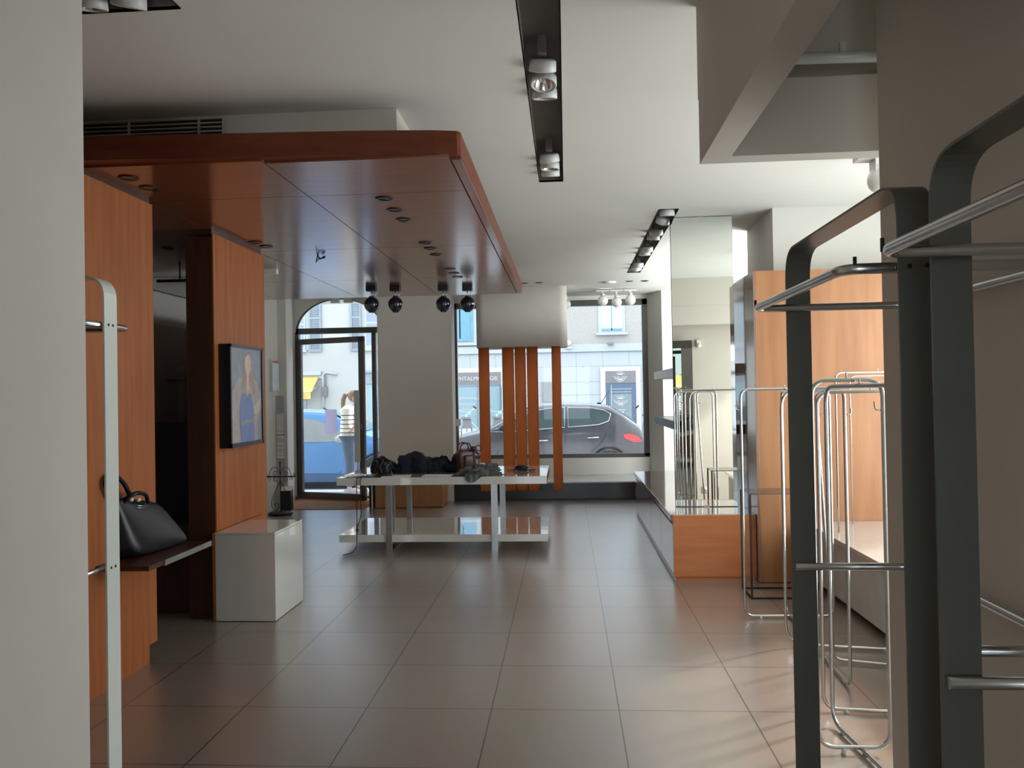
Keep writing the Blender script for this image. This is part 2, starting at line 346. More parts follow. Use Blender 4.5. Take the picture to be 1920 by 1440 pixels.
# ---- entrance: arched frame and open door leaf
d = MB().box(-4.02, -3.955, 11.52, 11.60, 0, 2.52, 0.004).box(-4.02, -2.66, 11.52, 11.60, 2.43, 2.515, 0.004).box(-2.86, -2.80, 11.52, 11.60, 0, 2.45, 0.004)
arc = [(-3.34-0.65*math.cos(PI*i/30), 11.54, 2.47+0.485*math.sin(PI*i/30)) for i in range(31)]
d.tube(arc, 0.022, n=8)
df = struct('door_1', d, M_bronze, 'arched entrance frame of dark bronze metal')
g = finish('door_pane', MB().box(-2.80, -2.66, 11.555, 11.561, 0.05, 2.43), M_glass); g.parent = df
tr = MB(); n = 24
V = [tr.bm.verts.new((-3.34-0.64*math.cos(PI*i/n), 11.56, 2.5+0.46*math.sin(PI*i/n))) for i in range(n+1)]; tr.bm.faces.new(V)
g = finish('transom_pane', tr, M_glass); g.parent = df
# leaf
M_poster = mat('poster_paper', (0.62, 0.60, 0.78), 0.8, col2=(0.8, 0.79, 0.88), vs=30)
_n = M_poster.node_tree; _t = _n.nodes.new('ShaderNodeBsdfTranslucent'); _t.inputs[0].default_value = (0.80, 0.76, 0.90, 1); _m = _n.nodes.new('ShaderNodeMixShader'); _m.inputs[0].default_value = 0.75
_n.links.new(_n.nodes['Principled BSDF'].outputs[0], _m.inputs[1]); _n.links.new(_t.outputs[0], _m.inputs[2]); _n.links.new(_m.outputs[0], _n.nodes['Material Output'].inputs[0])
ang = math.atan2(11.12-11.50, -2.865+3.955); L = 1.15
leaf = empty('glass_door_leaf', (-3.955, 11.50, 0.0), 'bronze-framed glass entrance door standing slightly open inward', 'door', rz=ang)
lf = MB().box(0, 0.06, -0.025, 0.025, 0.012, 2.35, 0.004).box(L-0.085, L, -0.025, 0.025, 0.012, 2.35, 0.004).box(0, L, -0.025, 0.025, 2.27, 2.35, 0.004).box(0, L, -0.025, 0.025, 0.012, 0.10, 0.004)
part('door_frame', lf, M_bronze, leaf, local=True)
part('glass_pane', MB().box(0.055, L-0.08, -0.003, 0.003, 0.095, 2.275), M_glass, leaf, local=True)
part('pull_handle', MB().box(L-0.135, L-0.05, -0.075, -0.055, 0.56, 1.58, 0.006).box(L-0.10, L-0.085, -0.055, -0.024, 0.7, 0.715).box(L-0.10, L-0.085, -0.055, -0.024, 1.42, 1.435), M_lamp, leaf, label='long pale grey pull plate', local=True)
part('lock', MB().box(L-0.05, L-0.03, -0.032, -0.024, 1.02, 1.10, 0.003), M_chrome, leaf, local=True)
part('poster', MB().box(0.46, 0.665, 0.004, 0.006, 0.96, 1.31), M_poster, leaf, label='pale lilac paper notice taped to the glass', local=True)
solo('outer_pull_handle', MB().box(-2.795, -2.755, 11.66, 11.68, 0.56, 1.50, 0.004).box(-2.78, -2.77, 11.60, 11.66, 0.7, 0.715).box(-2.78, -2.77, 11.60, 11.66, 1.3, 1.315), M_chrome,
     'slim metal bar handle outside the narrow side pane of the entrance', 'handle')

# ================================================================ LEFT: canopy, panels, alcove
can = empty('wooden_canopy', (-2.15, 6.5, 2.66), 'large cherry wood canopy hanging below the ceiling on the left', 'canopy')
body = MB().prism([(-4.35, 3.66), (-2.4, 3.715), (-0.95, 3.80), (-0.62, 3.835), (-0.515, 3.86), (-0.50, 3.88), (-0.50, 9.22), (-4.35, 9.22)], 'z', 2.672, 2.79)
part('fascia', body, M_fascia, can, label='cherry edge board of the canopy, darkened in colour for backlight')
# veneer panels with fine joints
jx = [-4.34, -3.40, -2.44, -1.476, -0.555]; jy = [3.72, 4.50, 6.16, 7.82, 9.21]
for i in range(4):
    for j in range(4):
        y0 = jy[j] if j else [3.70, 3.74, 3.80, 3.84][i]
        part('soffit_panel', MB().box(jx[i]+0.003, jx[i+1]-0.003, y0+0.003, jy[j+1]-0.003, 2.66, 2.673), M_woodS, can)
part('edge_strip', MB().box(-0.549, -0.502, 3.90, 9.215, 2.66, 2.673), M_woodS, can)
M_dimrefl = mat('dim_reflector', (0.10, 0.10, 0.11), 0.15, metal=1.0)
M_ring = mat('downlight_ring', (0.035, 0.03, 0.03), 0.3, metal=0.5)
def downlight(x, y, z, label, group, first=[None]):
    if first[0] is None:
        e = empty('recessed_downlight', (x, y, z), label, 'downlight', group)
        part('trim_ring', MB().lathe([(0.034, -0.003), (0.050, -0.004), (0.052, 0.0), (0.034, 0.0)], n=28), M_ring, e, local=True)
        part('reflector', MB().lathe([(0.034, -0.0015), (0.026, -0.0005), (0.012, 0.0), (0.0, -0.0002)], n=24), M_dimrefl, e, local=True)
        first[0] = e; return e
    e = dup(first[0], (x, y, z), 0, label); e['group'] = group; return e
names3 = ['nearest', 'middle', 'farthest']
for lab, pts in [('nearest row of three in the canopy underside', [(-1.056, 4.612), (-1.056, 4.9), (-1.056, 5.18)]),
                 ('second row of three in the canopy underside', [(-1.06, 6.0), (-1.06, 6.23), (-1.06, 6.51)]),
                 ('far row of three above the black globes', [(-1.056, 7.28), (-1.056, 7.54), (-1.056, 7.79)])]:
    for k, (x, y) in enumerate(pts): downlight(x, y, 2.658, f'{names3[k]} round downlight of the {lab}', 'canopy downlights')
downlight(-2.27, 3.995, 2.658, 'round downlight at the front left of the canopy, the nearer of a pair', 'canopy downlights')
downlight(-2.27, 4.20, 2.658, 'round downlight at the front left of the canopy, the farther of a pair', 'canopy downlights')
downlight(-2.30, 5.77, 2.658, 'round downlight above the portrait panel, the left of a pair', 'canopy downlights')
downlight(-2.29, 5.95, 2.658, 'round downlight above the portrait panel, the right of a pair', 'canopy downlights')
downlight(-3.05, 5.92, 2.658, 'dark downlight inside the fitting alcove, left one', 'canopy downlights')
downlight(-2.88, 5.90, 2.658, 'dark downlight inside the fitting alcove, right one', 'canopy downlights')
# ceiling downlights near the window
for x, y, l in [(-0.54, 10.5, 'small ceiling spot beside the canopy end, left one'), (-0.34, 10.5, 'small ceiling spot beside the canopy end, right one'),
                (0.86, 10.6, 'small ceiling spot above the white globes, left one'), (1.06, 10.6, 'small ceiling spot above the white globes, right one')]:
    downlight(x, y, CZ-0.001, l, 'ceiling spots by the shop window')
solo('ceiling_disc', MB().lathe([(0.0, -0.02), (0.08, -0.02), (0.10, 0.0), (0.0, 0.0)], (0.59, 10.62, CZ), n=28), M_plastic, 'flat round white disc on the ceiling before the shop window', 'ceiling rose')

# wire hook under the canopy
solo('wire_hook', MB().tube([(-2.02, 6.38, 2.66), (-2.035, 6.38, 2.60), (-2.01, 6.38, 2.63), (-1.985, 6.40, 2.64)], 0.005, n=6)
     .tube([(-2.02, 6.38, 2.66), (-1.995, 6.36, 2.622), (-1.965, 6.36, 2.636)], 0.005, n=6).sphere((-1.96, 6.36, 2.638), 0.011, u=8, v=6).sphere((-1.98, 6.40, 2.642), 0.011, u=8, v=6),
     M_iron, 'small bent wire hook hanging from the canopy underside', 'hook')

# upright wood panels
solo('wooden_partition', MB().prism([(2.6, 0), (4.37, 0), (4.37, 0.10), (4.455, 0.10), (4.455, 2.63), (2.6, 2.63)], 'x', -2.50, -2.39), M_wood,
     'tall cherry wood wall panel behind the black bag at the left', 'wall panel', smooth=False)
pan = empty('wooden_partition', (-2.45, 5.7, 0), 'tall cherry wood panel carrying the framed portrait', 'wall panel')
part('front_veneer', MB().box(-2.40, -2.39, 5.25, 6.16, 0, 2.625), M_wood, pan)
part('core', MB().box(-2.585, -2.401, 5.25, 6.16, 0, 2.60), M_woodD, pan, label='dark stained end of the panel')
struct('trim_panel_gap', MB().box(-2.50, -2.40, 2.6, 4.44, 2.63, 2.66).box(-2.55, -2.41, 5.27, 6.15, 2.625, 2.66), M_woodD)  # dark strips standing in for the shadow line below the canopy
# alcove
solo('low_partition', MB().box(-3.5, -2.60, 5.50, 5.56, 0.0, 1.335, 0.003), M_black, 'black low partition standing inside the fitting alcove', 'partition')
solo('alcove_kickboard', MB().box(-3.4, -2.60, 5.38, 5.495, 0.0, 0.62, 0.003), M_woodD, 'dark stained low board in front of the black partition', 'kickboard')
solo('hanging_rail', MB().tube([(-3.45, 6.5, 2.50), (-2.7, 6.5, 2.50)], 0.013).tube([(-3.25, 6.5, 2.50), (-3.25, 6.5, 2.66)], 0.008), M_iron, 'dark tube rail hung from the canopy in the alcove', 'rail')
struct('trim_alcove_beam', MB().box(-4.4, -2.60, 7.0, 7.05, 2.615, 2.66), M_plaster)
struct('wall_light_block', MB().prism([(-2.59, 6.17), (-2.63, 6.15), (-3.99, 9.9), (-3.93, 9.9)], 'z', 0, 2.42), M_corrL)  # hidden partition added to keep light out of the alcove
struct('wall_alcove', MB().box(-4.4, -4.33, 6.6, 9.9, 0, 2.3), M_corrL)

# shelf with bag
sh = empty('display_shelf', (-2.25, 4.2, 0.64), 'dark wooden shelf projecting from the panel under the black bag', 'shelf')
part('board', MB().box(-2.389, -2.11, 3.86, 4.54, 0.632, 0.657, 0.002), M_woodD, sh)
part('metal_edge', MB().box(-2.11, -2.10, 4.0, 4.54, 0.63, 0.66, 0.001).cyl if False else MB().box(-2.11, -2.098, 4.0, 4.54, 0.63, 0.66, 0.001), M_steel, sh, label='brushed metal front edge')
def soft_box(w, d, h, bev, T, dents=0.0, seed=0):
    t = bmesh.new(); bmesh.ops.create_cube(t, size=1)
    bmesh.ops.subdivide_edges(t, edges=list(t.edges), cuts=7, use_grid_fill=True)
    for v in t.verts:
        p = v.co*2; m = Vector((abs(p.x), abs(p.y), abs(p.z)))
        k = (m.x**6+m.y**6+m.z**6)**(1/6); p = p/k
        v.co = Vector((p.x*w/2*(1+0.03*math.sin(p.z*2)), p.y*d/2, p.z*h/2))
        if dents: v.co += v.co.normalized()*noise.noise(Vector((v.co.x*9, v.co.y*9, v.co.z*9+seed)))*dents
        v.co = T @ v.co
    for f in t.faces: f.smooth = True
    return t
bag = empty('leather_bag', (-2.26, 4.2, 0.658), 'large black leather bag leaning on its side on the shelf', 'bag')
def hexa(cs, k=5.0, cuts=9):
    t = bmesh.new(); bmesh.ops.create_cube(t, size=2); bmesh.ops.subdivide_edges(t, edges=list(t.edges), cuts=cuts, use_grid_fill=True)
    for v in t.verts:
        p = v.co; q = p/((abs(p.x)**k+abs(p.y)**k+abs(p.z)**k)**(1/k)); u, w, h = ((c+1)/2 for c in q)
        lo = (Vector(cs[0])*(1-u)+Vector(cs[1])*u)*(1-w)+(Vector(cs[3])*(1-u)+Vector(cs[2])*u)*w
        hi = (Vector(cs[4])*(1-u)+Vector(cs[5])*u)*(1-w)+(Vector(cs[7])*(1-u)+Vector(cs[6])*u)*w
        v.co = lo*(1-h)+hi*h
    for f in t.faces: f.smooth = True
    return t
mb = MB(); mb.join(hexa([(-2.255, 4.06, .659), (-2.20, 4.54, .659), (-2.385, 4.54, .659), (-2.385, 3.94, .659), (-2.345, 3.98, 1.00), (-2.335, 4.40, .905), (-2.386, 4.42, .90), (-2.386, 3.95, .98)], 7))
part('bag_body', mb, M_leather, bag)
part('handle', MB().tube(fillet([(-2.365, 3.97, .97), (-2.37, 3.90, 1.08), (-2.36, 3.97, 1.12), (-2.345, 4.06, 1.05), (-2.34, 4.10, .975)], 0.06), 0.012, n=10), M_leather, bag)
part('handle', MB().tube(fillet([(-2.34, 4.04, .97), (-2.30, 4.08, 1.0), (-2.29, 4.17, .985), (-2.32, 4.24, .93)], 0.05), 0.011, n=10), M_leather, bag)
part('buckle', MB().sphere((-2.315, 4.14, .955), 0.014, (0.6, 1.4, 0.8), 10, 8), M_corr, bag)
part('buckle', MB().sphere((-2.315, 4.07, .965), 0.014, (0.6, 1.2, 0.8), 10, 8), M_corr, bag)
part('stitch_line', MB().tube([(-2.318, 4.13, .925), (-2.316, 4.27, .900)], 0.0015, n=5).tube([(-2.314, 4.12, .915), (-2.312, 4.24, .893)], 0.0015, n=5), M_steel, bag)

# white lacquered cube
cube = empty('display_plinth', (-2.15, 5.45, 0), 'low glossy white plinth standing against the portrait panel', 'plinth')
part('box_body', MB().box(-2.37, -1.96, 5.18, 5.73, 0.004, 0.578, 0.003), M_lacq, cube)
part('top_board', MB().box(-2.37, -1.96, 5.18, 5.73, 0.579, 0.594, 0.003), M_lacq, cube)
part('rear_board', MB().box(-2.389, -2.371, 5.18, 6.0, 0.004, 0.592), M_wood, cube, label='wooden board between plinth and panel')

# framed portrait
pic = empty('framed_portrait', (-2.36, 5.6, 1.15), 'black framed fashion photograph of a long-haired person in a coat and blue dungarees', 'picture')
y0p, y1p, z0p, z1p = 5.31, 5.90, 1.150, 1.872
part('frame', MB().box(-2.389, -2.315, y0p, y1p, z0p, z1p, 0.002).box(-2.316, -2.305, y0p, y0p+0.02, z0p, z1p).box(-2.316, -2.305, y1p-0.02, y1p, z0p, z1p).box(-2.316, -2.305, y0p, y1p, z1p-0.02, z1p).box(-2.316, -2.305, y0p, y1p, z0p, z0p+0.03), M_black, pic)
def ppoly(pts, lvl, col, name, par):
    xx = -2.3148+lvl*0.0006
    A = [(y0p+0.02+u*(y1p-y0p-0.04), z1p-0.02-v*(z1p-z0p-0.05)) for u, v in pts]
    return part(name, MB().prism(A, 'x', xx, xx+0.0005), mat('print_'+name, col, 0.45, var=0.15, vs=14, coat=0.3), par)
back = ppoly([(0, 0), (1, 0), (1, 1), (0, 1)], 0, (0.20, 0.21, 0.25), 'photograph', pic)
ppoly([(.34, .30), (.20, .34), (.06, .46), (.0, .62), (.0, .98), (.22, 1), (.85, 1), (.86, .80), (1, .62), (.96, .46), (.86, .36), (.70, .31)], 1, (0.33, 0.27, 0.23), 'printed_coat', back)
ppoly([(.50, .05), (.42, .10), (.40, .20), (.36, .34), (.34, .52), (.42, .56), (.50, .35), (.66, .36), (.72, .52), (.80, .46), (.72, .30), (.66, .20), (.64, .09), (.57, .04)], 2, (0.30, 0.21, 0.16), 'printed_hair', back)
ppoly([(.46, .10), (.44, .18), (.47, .25), (.50, .30), (.48, .42), (.52, .52), (.58, .42), (.57, .28), (.63, .22), (.65, .14), (.60, .07), (.53, .06)], 3, (0.58, 0.38, 0.30), 'printed_face', back)
ppoly([(.34, .48), (.28, .60), (.27, .76), (.30, 1), (.74, 1), (.72, .78), (.70, .62), (.66, .50), (.58, .48), (.52, .56), (.46, .48)], 3.5, (0.11, 0.17, 0.36), 'printed_dungarees', back)
ppoly([(.28, .78), (.28, .82), (.72, .79), (.72, .75)], 4.5, (0.20, 0.20, 0.22), 'printed_belt', back)
ppoly([(.70, .62), (.84, .58), (.98, .52), (.92, .66), (.80, .72), (.72, .70)], 4.6, (0.42, 0.36, 0.30), 'printed_sleeve', back)

# small framed notice
nt_ = empty('framed_notice', (-3.89, 10.33, 1.58), 'small silver framed notice on the white wall beside the door', 'picture')
part('frame', MB().box(-3.899, -3.86, 10.20, 10.44, 1.58, 2.0, 0.002), M_lamp, nt_)
part('sheet', MB().box(-3.860, -3.858, 10.215, 10.425, 1.595, 1.97), mat('notice_sheet', (0.55, 0.66, 0.80), 0.6, col2=(0.80, 0.85, 0.9), vs=12), nt_)
part('red_band', MB().box(-3.859, -3.857, 10.215, 10.425, 1.955, 1.985), mat('notice_red', (0.6, 0.16, 0.14), 0.6), nt_)
# acrylic brochure holder
br = empty('brochure_holder', (-3.84, 10.44, 0), 'clear acrylic floor holder with paper leaflets beside the entrance', 'brochure holder')
part('acrylic_sheet', MB().box(-3.893, -3.785, 10.40, 10.406, 0.012, 1.52, 0.001), glass_mat('acrylic', (0.80, 0.82, 0.84)), br)
for z in (1.12, 0.84):
    part('leaflet', MB().box(-3.885, -3.79, 10.385, 10.395, z-0.14, z+0.16), mat('leaflet_print', (0.42, 0.42, 0.43), 0.6, col2=(0.75, 0.75, 0.74), vs=3, stretch=(0.3, 0.3, 12)), br)
    part('pocket', MB().box(-3.892, -3.786, 10.37, 10.376, z-0.15, z-0.13).box(-3.892, -3.786, 10.37, 10.40, z-0.155, z-0.150), M_plastic, br)
part('foot', MB().box(-3.895, -3.78, 10.32, 10.47, 0.0, 0.012), M_plastic, br)
# counter box on floor
bx = empty('floor_box', (-3.8, 10.55, 0), 'black floor box with a pale sloping top behind the wrought iron candle stand', 'box')
part('box_body', MB().prism([(10.26, 0.0), (10.36, 0.0), (10.36, 0.30), (10.26, 0.26)], 'x', -3.80, -3.66), M_black, bx)
part('lid', MB().prism([(10.255, 0.262), (10.365, 0.303), (10.365, 0.310), (10.255, 0.270)], 'x', -3.81, -3.65), M_plastic, bx)

# wrought iron candle stand
def spiral(cx, cz, r, turns, a0, sgn, n=26):
    return [(cx+r*(1-0.82*i/n)*math.cos(a0+sgn*2*PI*turns*i/n), cz+r*(1-0.82*i/n)*math.sin(a0+sgn*2*PI*turns*i/n)) for i in range(n+1)]
cs = empty('candle_stand', (-3.675, 9.93, 0), 'black wrought iron candle stand with scrolls near the entrance', 'candle stand')
YC, XC = 9.93, -3.675
part('base', MB().lathe([(0.0, 0.032), (0.13, 0.032), (0.155, 0.02), (0.15, 0.012), (0.0, 0.012)], (XC, YC, 0), n=28).sphere((XC+0.06, YC-0.09, 0.008), 0.008, u=8, v=6).sphere((XC-0.08, YC-0.06, 0.008), 0.008, u=8, v=6).sphere((XC, YC+0.1, 0.008), 0.008, u=8, v=6), M_iron, cs)
part('stem', MB().tube([(XC, YC, 0.03), (XC, YC, 0.66)], 0.006, n=8).sphere((XC, YC, 0.665), 0.013, u=10, v=8), M_iron, cs)
part('crossbar', MB().tube([(XC-0.21, YC, 0.48), (XC+0.20, YC, 0.48)], 0.005, n=8).tube([(XC-0.21, YC+0.02, 0.487), (XC+0.20, YC+0.02, 0.487)], 0.004, n=8), M_iron, cs)
for sg in (-1, 1):
    P1 = [(XC+sg*0.006, YC, 0.52), (XC+sg*0.03, YC, 0.585), (XC+sg*0.075, YC, 0.61), (XC+sg*0.12, YC, 0.58), (XC+sg*0.135, YC, 0.52), (XC+sg*0.155, YC, 0.49)]
    part('scroll', MB().tube(fillet(P1, 0.04), 0.0035, n=6).tube([(x, YC, z) for x, z in spiral(XC+sg*0.063, 0.53, 0.036, 1.7, PI*1.5, sg)], 0.0035, n=6)
         .tube([(x, YC, z) for x, z in spiral(XC+sg*0.185, 0.51, 0.022, 1.5, -PI/2, sg)], 0.003, n=6), M_iron, cs)
    part('scroll', MB().tube([(x, YC, z) for x, z in spiral(XC+sg*0.063, 0.445, 0.034, 1.6, PI/2, -sg)], 0.0035, n=6)
         .tube([(x, YC, z) for x, z in spiral(XC+sg*0.14, 0.46, 0.028, 1.4, PI/2, -sg)], 0.003, n=6), M_iron, cs)
    P2 = [(XC+sg*0.004, YC, 0.43), (XC+sg*0.05, YC, 0.33), (XC+sg*0.11, YC, 0.20), (XC+sg*0.125, YC, 0.13), (XC+sg*0.10, YC, 0.065), (XC+sg*0.05, YC, 0.045), (XC+sg*0.015, YC, 0.09), (XC+sg*0.03, YC, 0.14), (XC+sg*0.07, YC, 0.15), (XC+sg*0.085, YC, 0.12), (XC+sg*0.065, YC, 0.10)]
    part('lower_scroll', MB().tube(fillet(P2, 0.05), 0.0035, n=6), M_iron, cs)

# AC grille in the bulkhead
gr = empty('ventilation_grille', (-2.1, 3.97, 2.85), 'long slatted air grille in the bulkhead above the canopy', 'grille')
part('backing', MB().box(-3.4, -1.74, 3.972, 3.979, 2.825, 2.945), M_black, gr)
for k in range(6):
    z = 2.829+k*0.0215
    part('slat', MB().box(-3.4, -1.74, 3.955, 3.972, z, z+0.005), M_corrL, gr)
for x in (-3.0, -2.62, -2.245, -1.87, -1.74):
    part('divider', MB().box(x-0.003, x+0.003, 3.953, 3.972, 2.826, 2.945), M_corrL, gr)

# black globe spots under the canopy
M_globe = mat('dark_glass_globe', (0.010, 0.014, 0.028), 0.08, coat=1.0, var=0.1)
gl = None
for x, y, l in [(-2.05, 8.30, 'leftmost black globe spotlight under the canopy, in front of the arched door'), (-1.80, 8.33, 'second black globe spotlight from the left under the canopy'),
                (-1.30, 8.42, 'third black globe spotlight from the left under the canopy'), (-1.045, 8.47, 'rightmost black globe spotlight under the canopy, before the shop window')]:
    if gl is None:
        gl = empty('globe_spotlight', (0, 0, 2.66), l, 'spotlight', 'black globe spotlights under the canopy')
        part('mount', MB().box(-0.052, 0.052, -0.045, 0.045, -0.055, 0.0, 0.003), M_black, gl, local=True)
        part('rod', MB().tube([(0, 0, -0.05), (0, 0, -0.12)], 0.005, n=8).tube([(0.035, 0, -0.05), (0.038, 0, -0.09), (0.03, 0, -0.12)], 0.003, n=6), M_steel, gl, local=True)
        part('globe', MB().sphere((0, 0, -0.195), 0.082, u=32, v=20), M_globe, gl, local=True)
        part('collar', MB().lathe([(0.0, -0.108), (0.028, -0.108), (0.032, -0.122), (0.0, -0.122)], n=20), M_black, gl, local=True)
        part('lens_rim', MB().lathe([(0.0, -0.279), (0.032, -0.279), (0.038, -0.266), (0.0, -0.266)], n=20), M_black, gl, local=True)
        gl.location = (x, y, 2.66)
    else: dup(gl, (x, y, 2.66), 0, l)
# emergency boxes above the door
for x, l in [(-3.36, 'left of two small beige boxes above the arched door'), (-3.165, 'right of two small beige boxes above the arched door')]:
    solo('sensor_box', MB().box(x-0.06, x+0.06, 11.36, 11.44, 2.865, CZ-0.002, 0.006), M_lamp, l, 'sensor', 'beige boxes over the entrance')

# ================================================================ CEILING TROUGHS
def trough(name, x0, x1, y0, y1, label, spots, along='y'):
    e = empty(name, ((x0+x1)/2, (y0+y1)/2, CZ), label, 'light trough')
    h = 0.10; t = 0.004
    mb = MB().box(x0-t, x0, y0, y1, CZ, CZ+h).box(x1, x1+t, y0, y1, CZ, CZ+h).box(x0, x1, y0-t, y0, CZ, CZ+h).box(x0, x1, y1, y1+t, CZ, CZ+h).box(x0-t, x1+t, y0-t, y1+t, CZ+h, CZ+h+t)
    part('channel', mb, M_track, e)
    for (x, y, tilt, az) in spots:
        R = Matrix.Translation((x, y, CZ-0.005)) @ Matrix.Rotation(az, 4, 'Z') @ Matrix.Rotation(tilt, 4, 'X')
        prof = [(0.050, 0.03), (0.060, 0.02), (0.062, -0.022), (0.056, -0.026), (0.054, -0.02), (0.050, -0.018)]
        hs = part('spotlight', MB().lathe(prof+[(0.0, 0.03)] if False else [(0.0, 0.032), (0.05, 0.03)]+prof[1:], R.translation, 28, R), M_lamp, e)
        part('reflector', MB().lathe([(0.051, -0.017), (0.042, 0.004), (0.022, 0.018), (0.0, 0.02)], R.translation, 24, R), M_refl, hs, label='shiny reflector bowl')
        part('bulb', MB().lathe([(0.0, -0.012), (0.010, -0.010), (0.012, 0.004), (0.008, 0.018)], R.translation, 14, R), M_opal, hs)
        part('bracket', MB().box(x-0.02, x+0.02, y-0.08, y-0.07, CZ+0.02, CZ+h).box(x-0.02, x+0.02, y-0.075, y-0.03, CZ+0.022, CZ+0.027), M_track, hs)
    return e
trough('light_trough', -0.16, 0.0, 1.7, 5.50, 'long recessed light trough in the middle of the ceiling with white ring spotlights',
       [(-0.08, 3.53, .45, .15), (-0.08, 3.70, -.25, -.3), (-0.08, 3.86, .25, .1), (-0.08, 4.93, .4, -.2), (-0.08, 5.09, .1, .3), (-0.08, 5.25, .3, .1)])
trough('light_trough', 0.77, 0.93, 6.45, 9.85, 'recessed light trough at the right, near the tall mirror, with grey spotlights',
       [(0.85, 6.57, .2, .1), (0.85, 6.85, .6, .3), (0.85, 7.35, .5, -.2), (0.85, 7.60, .2, .3), (0.85, 8.2, .4, .1), (0.85, 8.45, .2, -.2), (0.85, 9.2, .4, .2), (0.85, 9.45, .5, -.2)])
trough('light_trough', -2.4, -1.42, 2.66, 2.87, 'short recessed light trough at the top left corner with white ring spotlights',
       [(-1.72, 2.78, .3, .3), (-1.57, 2.78, .4, .6), (-1.9, 2.78, .2, 0)])

# ================================================================ CENTRE: display table
tb = empty('display_table', (-1.2, 8.0, 0), 'white lacquered two-tier display table with chrome legs', 'table')
def slab(z0, z1): return MB().prism([(-2.215, 7.47), (-0.20, 7.47), (-0.20, 8.56), (-2.215, 8.56)], 'z', z0, z1, 0.003)
part('tabletop', slab(0.640, 0.713), M_lacq, tb)
part('lower_shelf', MB().box(-2.215, -0.20, 7.53, 8.58, 0.088, 0.158, 0.003), M_lacq, tb)
for x in (-1.72, -0.705):
    for y in (7.515, 8.50):
        part('leg', MB().box(x-0.03, x+0.03, y-0.006, y+0.006, 0.0, 0.64, 0.001), M_chrome, tb)
    part('floor_bar', MB().box(x-0.03, x+0.03, 7.52, 8.50, 0.0, 0.012, 0.001), M_chrome, tb)
for x in (-1.93, -0.80):
    part('rear_support', MB().box(x-0.033, x+0.033, 8.588, 8.60, 0.0, 0.64, 0.001), M_chrome, tb)
TZ = 0.7135

def heap(c, rx, ry, h, seed, folds=0.35, pts=None, sub=5):
    t = bmesh.new(); bmesh.ops.create_icosphere(t, subdivisions=sub, radius=1)
    for v in t.verts:
        p = v.co.copy(); a = math.atan2(p.y, p.x)
        k = 1+0.18*math.sin(a*3+seed)+0.10*math.sin(a*5+seed*2)
        n1 = noise.noise(Vector((p.x*2.2+seed, p.y*2.2, p.z*1.6))); n2 = abs(noise.noise(Vector((p.x*4+seed, p.y*4, p.z*3+5))))
        prof = 1+folds*n1-folds*0.7*n2
        z = max(0.0, p.z*prof+0.25)
        v.co = Vector((c[0]+p.x*k*prof*rx, c[1]+p.y*k*prof*ry, c[2]+z*h))
    for f in t.faces: f.smooth = True
    return t
# folded black rucksack
rk = empty('black_rucksack', (-1.88, 7.95, TZ), 'small black bag slumped at the left end of the display table', 'bag')
mb = MB(); mb.join(heap((-1.88, 7.98, TZ), 0.125, 0.14, 0.125, 1.2, 0.25)); part('bag_body', mb, M_leather, rk)
part('zip', MB().tube([(-1.93, 7.88, TZ+0.13), (-1.885, 7.855, TZ+0.10), (-1.87, 7.84, TZ+0.04)], 0.004, n=6), M_chrome, rk)
part('strap', MB().tube(fillet([(-1.98, 7.9, TZ+0.05), (-1.96, 7.92, TZ+0.14), (-1.86, 7.93, TZ+0.155), (-1.79, 7.9, TZ+0.12)], 0.05), 0.010, n=8), M_leather, rk)
# dark coat heap
ct = empty('folded_coat', (-1.5, 8.05, TZ), 'large dark navy coat heaped in the middle of the display table', 'coat')
mb = MB(); mb.join(heap((-1.57, 8.02, TZ), 0.20, 0.17, 0.155, 3.4, 0.27)); mb.join(heap((-1.38, 8.03, TZ), 0.17, 0.15, 0.115, 5.1, 0.30)); part('coat_body', mb, M_cloth, ct)
mb = MB(); mb.join(heap((-1.27, 8.05, TZ), 0.08, 0.10, 0.125, 7.7, 0.25)); part('collar', mb, M_cloth, ct)
mb = MB().tube(fillet([(-1.36, 8.0, TZ+0.10), (-1.26, 7.97, TZ+0.06), (-1.17, 7.95, TZ+0.035), (-1.05, 7.97, TZ+0.05)], 0.05), 0.032, n=10); part('sleeve', mb, M_cloth, ct)
mb = MB(); mb.join(heap((-1.12, 8.08, TZ), 0.085, 0.09, 0.14, 9.3, 0.3))
solo('dark_scarf', mb, M_cloth, 'dark bundled scarf between the coat and the brown handbag', 'scarf')
# brown handbag
hb = empty('brown_handbag', (-1.02, 7.85, TZ), 'brown leather handbag with two handles standing on the display table', 'handbag')
T = Matrix.Translation((-1.015, 7.86, TZ+0.118)) @ Matrix.Rotation(0.5, 4, 'Z') @ Matrix.Rotation(-0.08, 4, 'Y')
mb = MB(); mb.join(soft_box(0.175, 0.13, 0.235, 0.02, T, 0.006)); part('bag_body', mb, M_brown, hb)
T2 = Matrix.Translation((-0.975, 7.80, TZ+0.095)) @ Matrix.Rotation(0.5, 4, 'Z')
mb = MB(); mb.join(soft_box(0.10, 0.05, 0.17, 0.02, T2, 0.004)); part('front_pocket', mb, M_brown, hb)
for dy in (-0.035, 0.035):
    P = [T @ Vector(q) for q in [(-0.06, dy, 0.10), (-0.055, dy, 0.165), (0.0, dy*1.6, 0.185), (0.05, dy, 0.165), (0.055, dy, 0.10)]]
    part('handle', MB().tube(fillet(P, 0.04), 0.0065, n=8), M_brown, hb)
part('shoulder_strap', MB().tube(fillet([(-0.96, 7.83, TZ+0.22), (-0.89, 7.82, TZ+0.21), (-0.875, 7.82, TZ+0.10), (-0.88, 7.82, TZ+0.02)], 0.04), 0.005, n=6), M_black, hb)
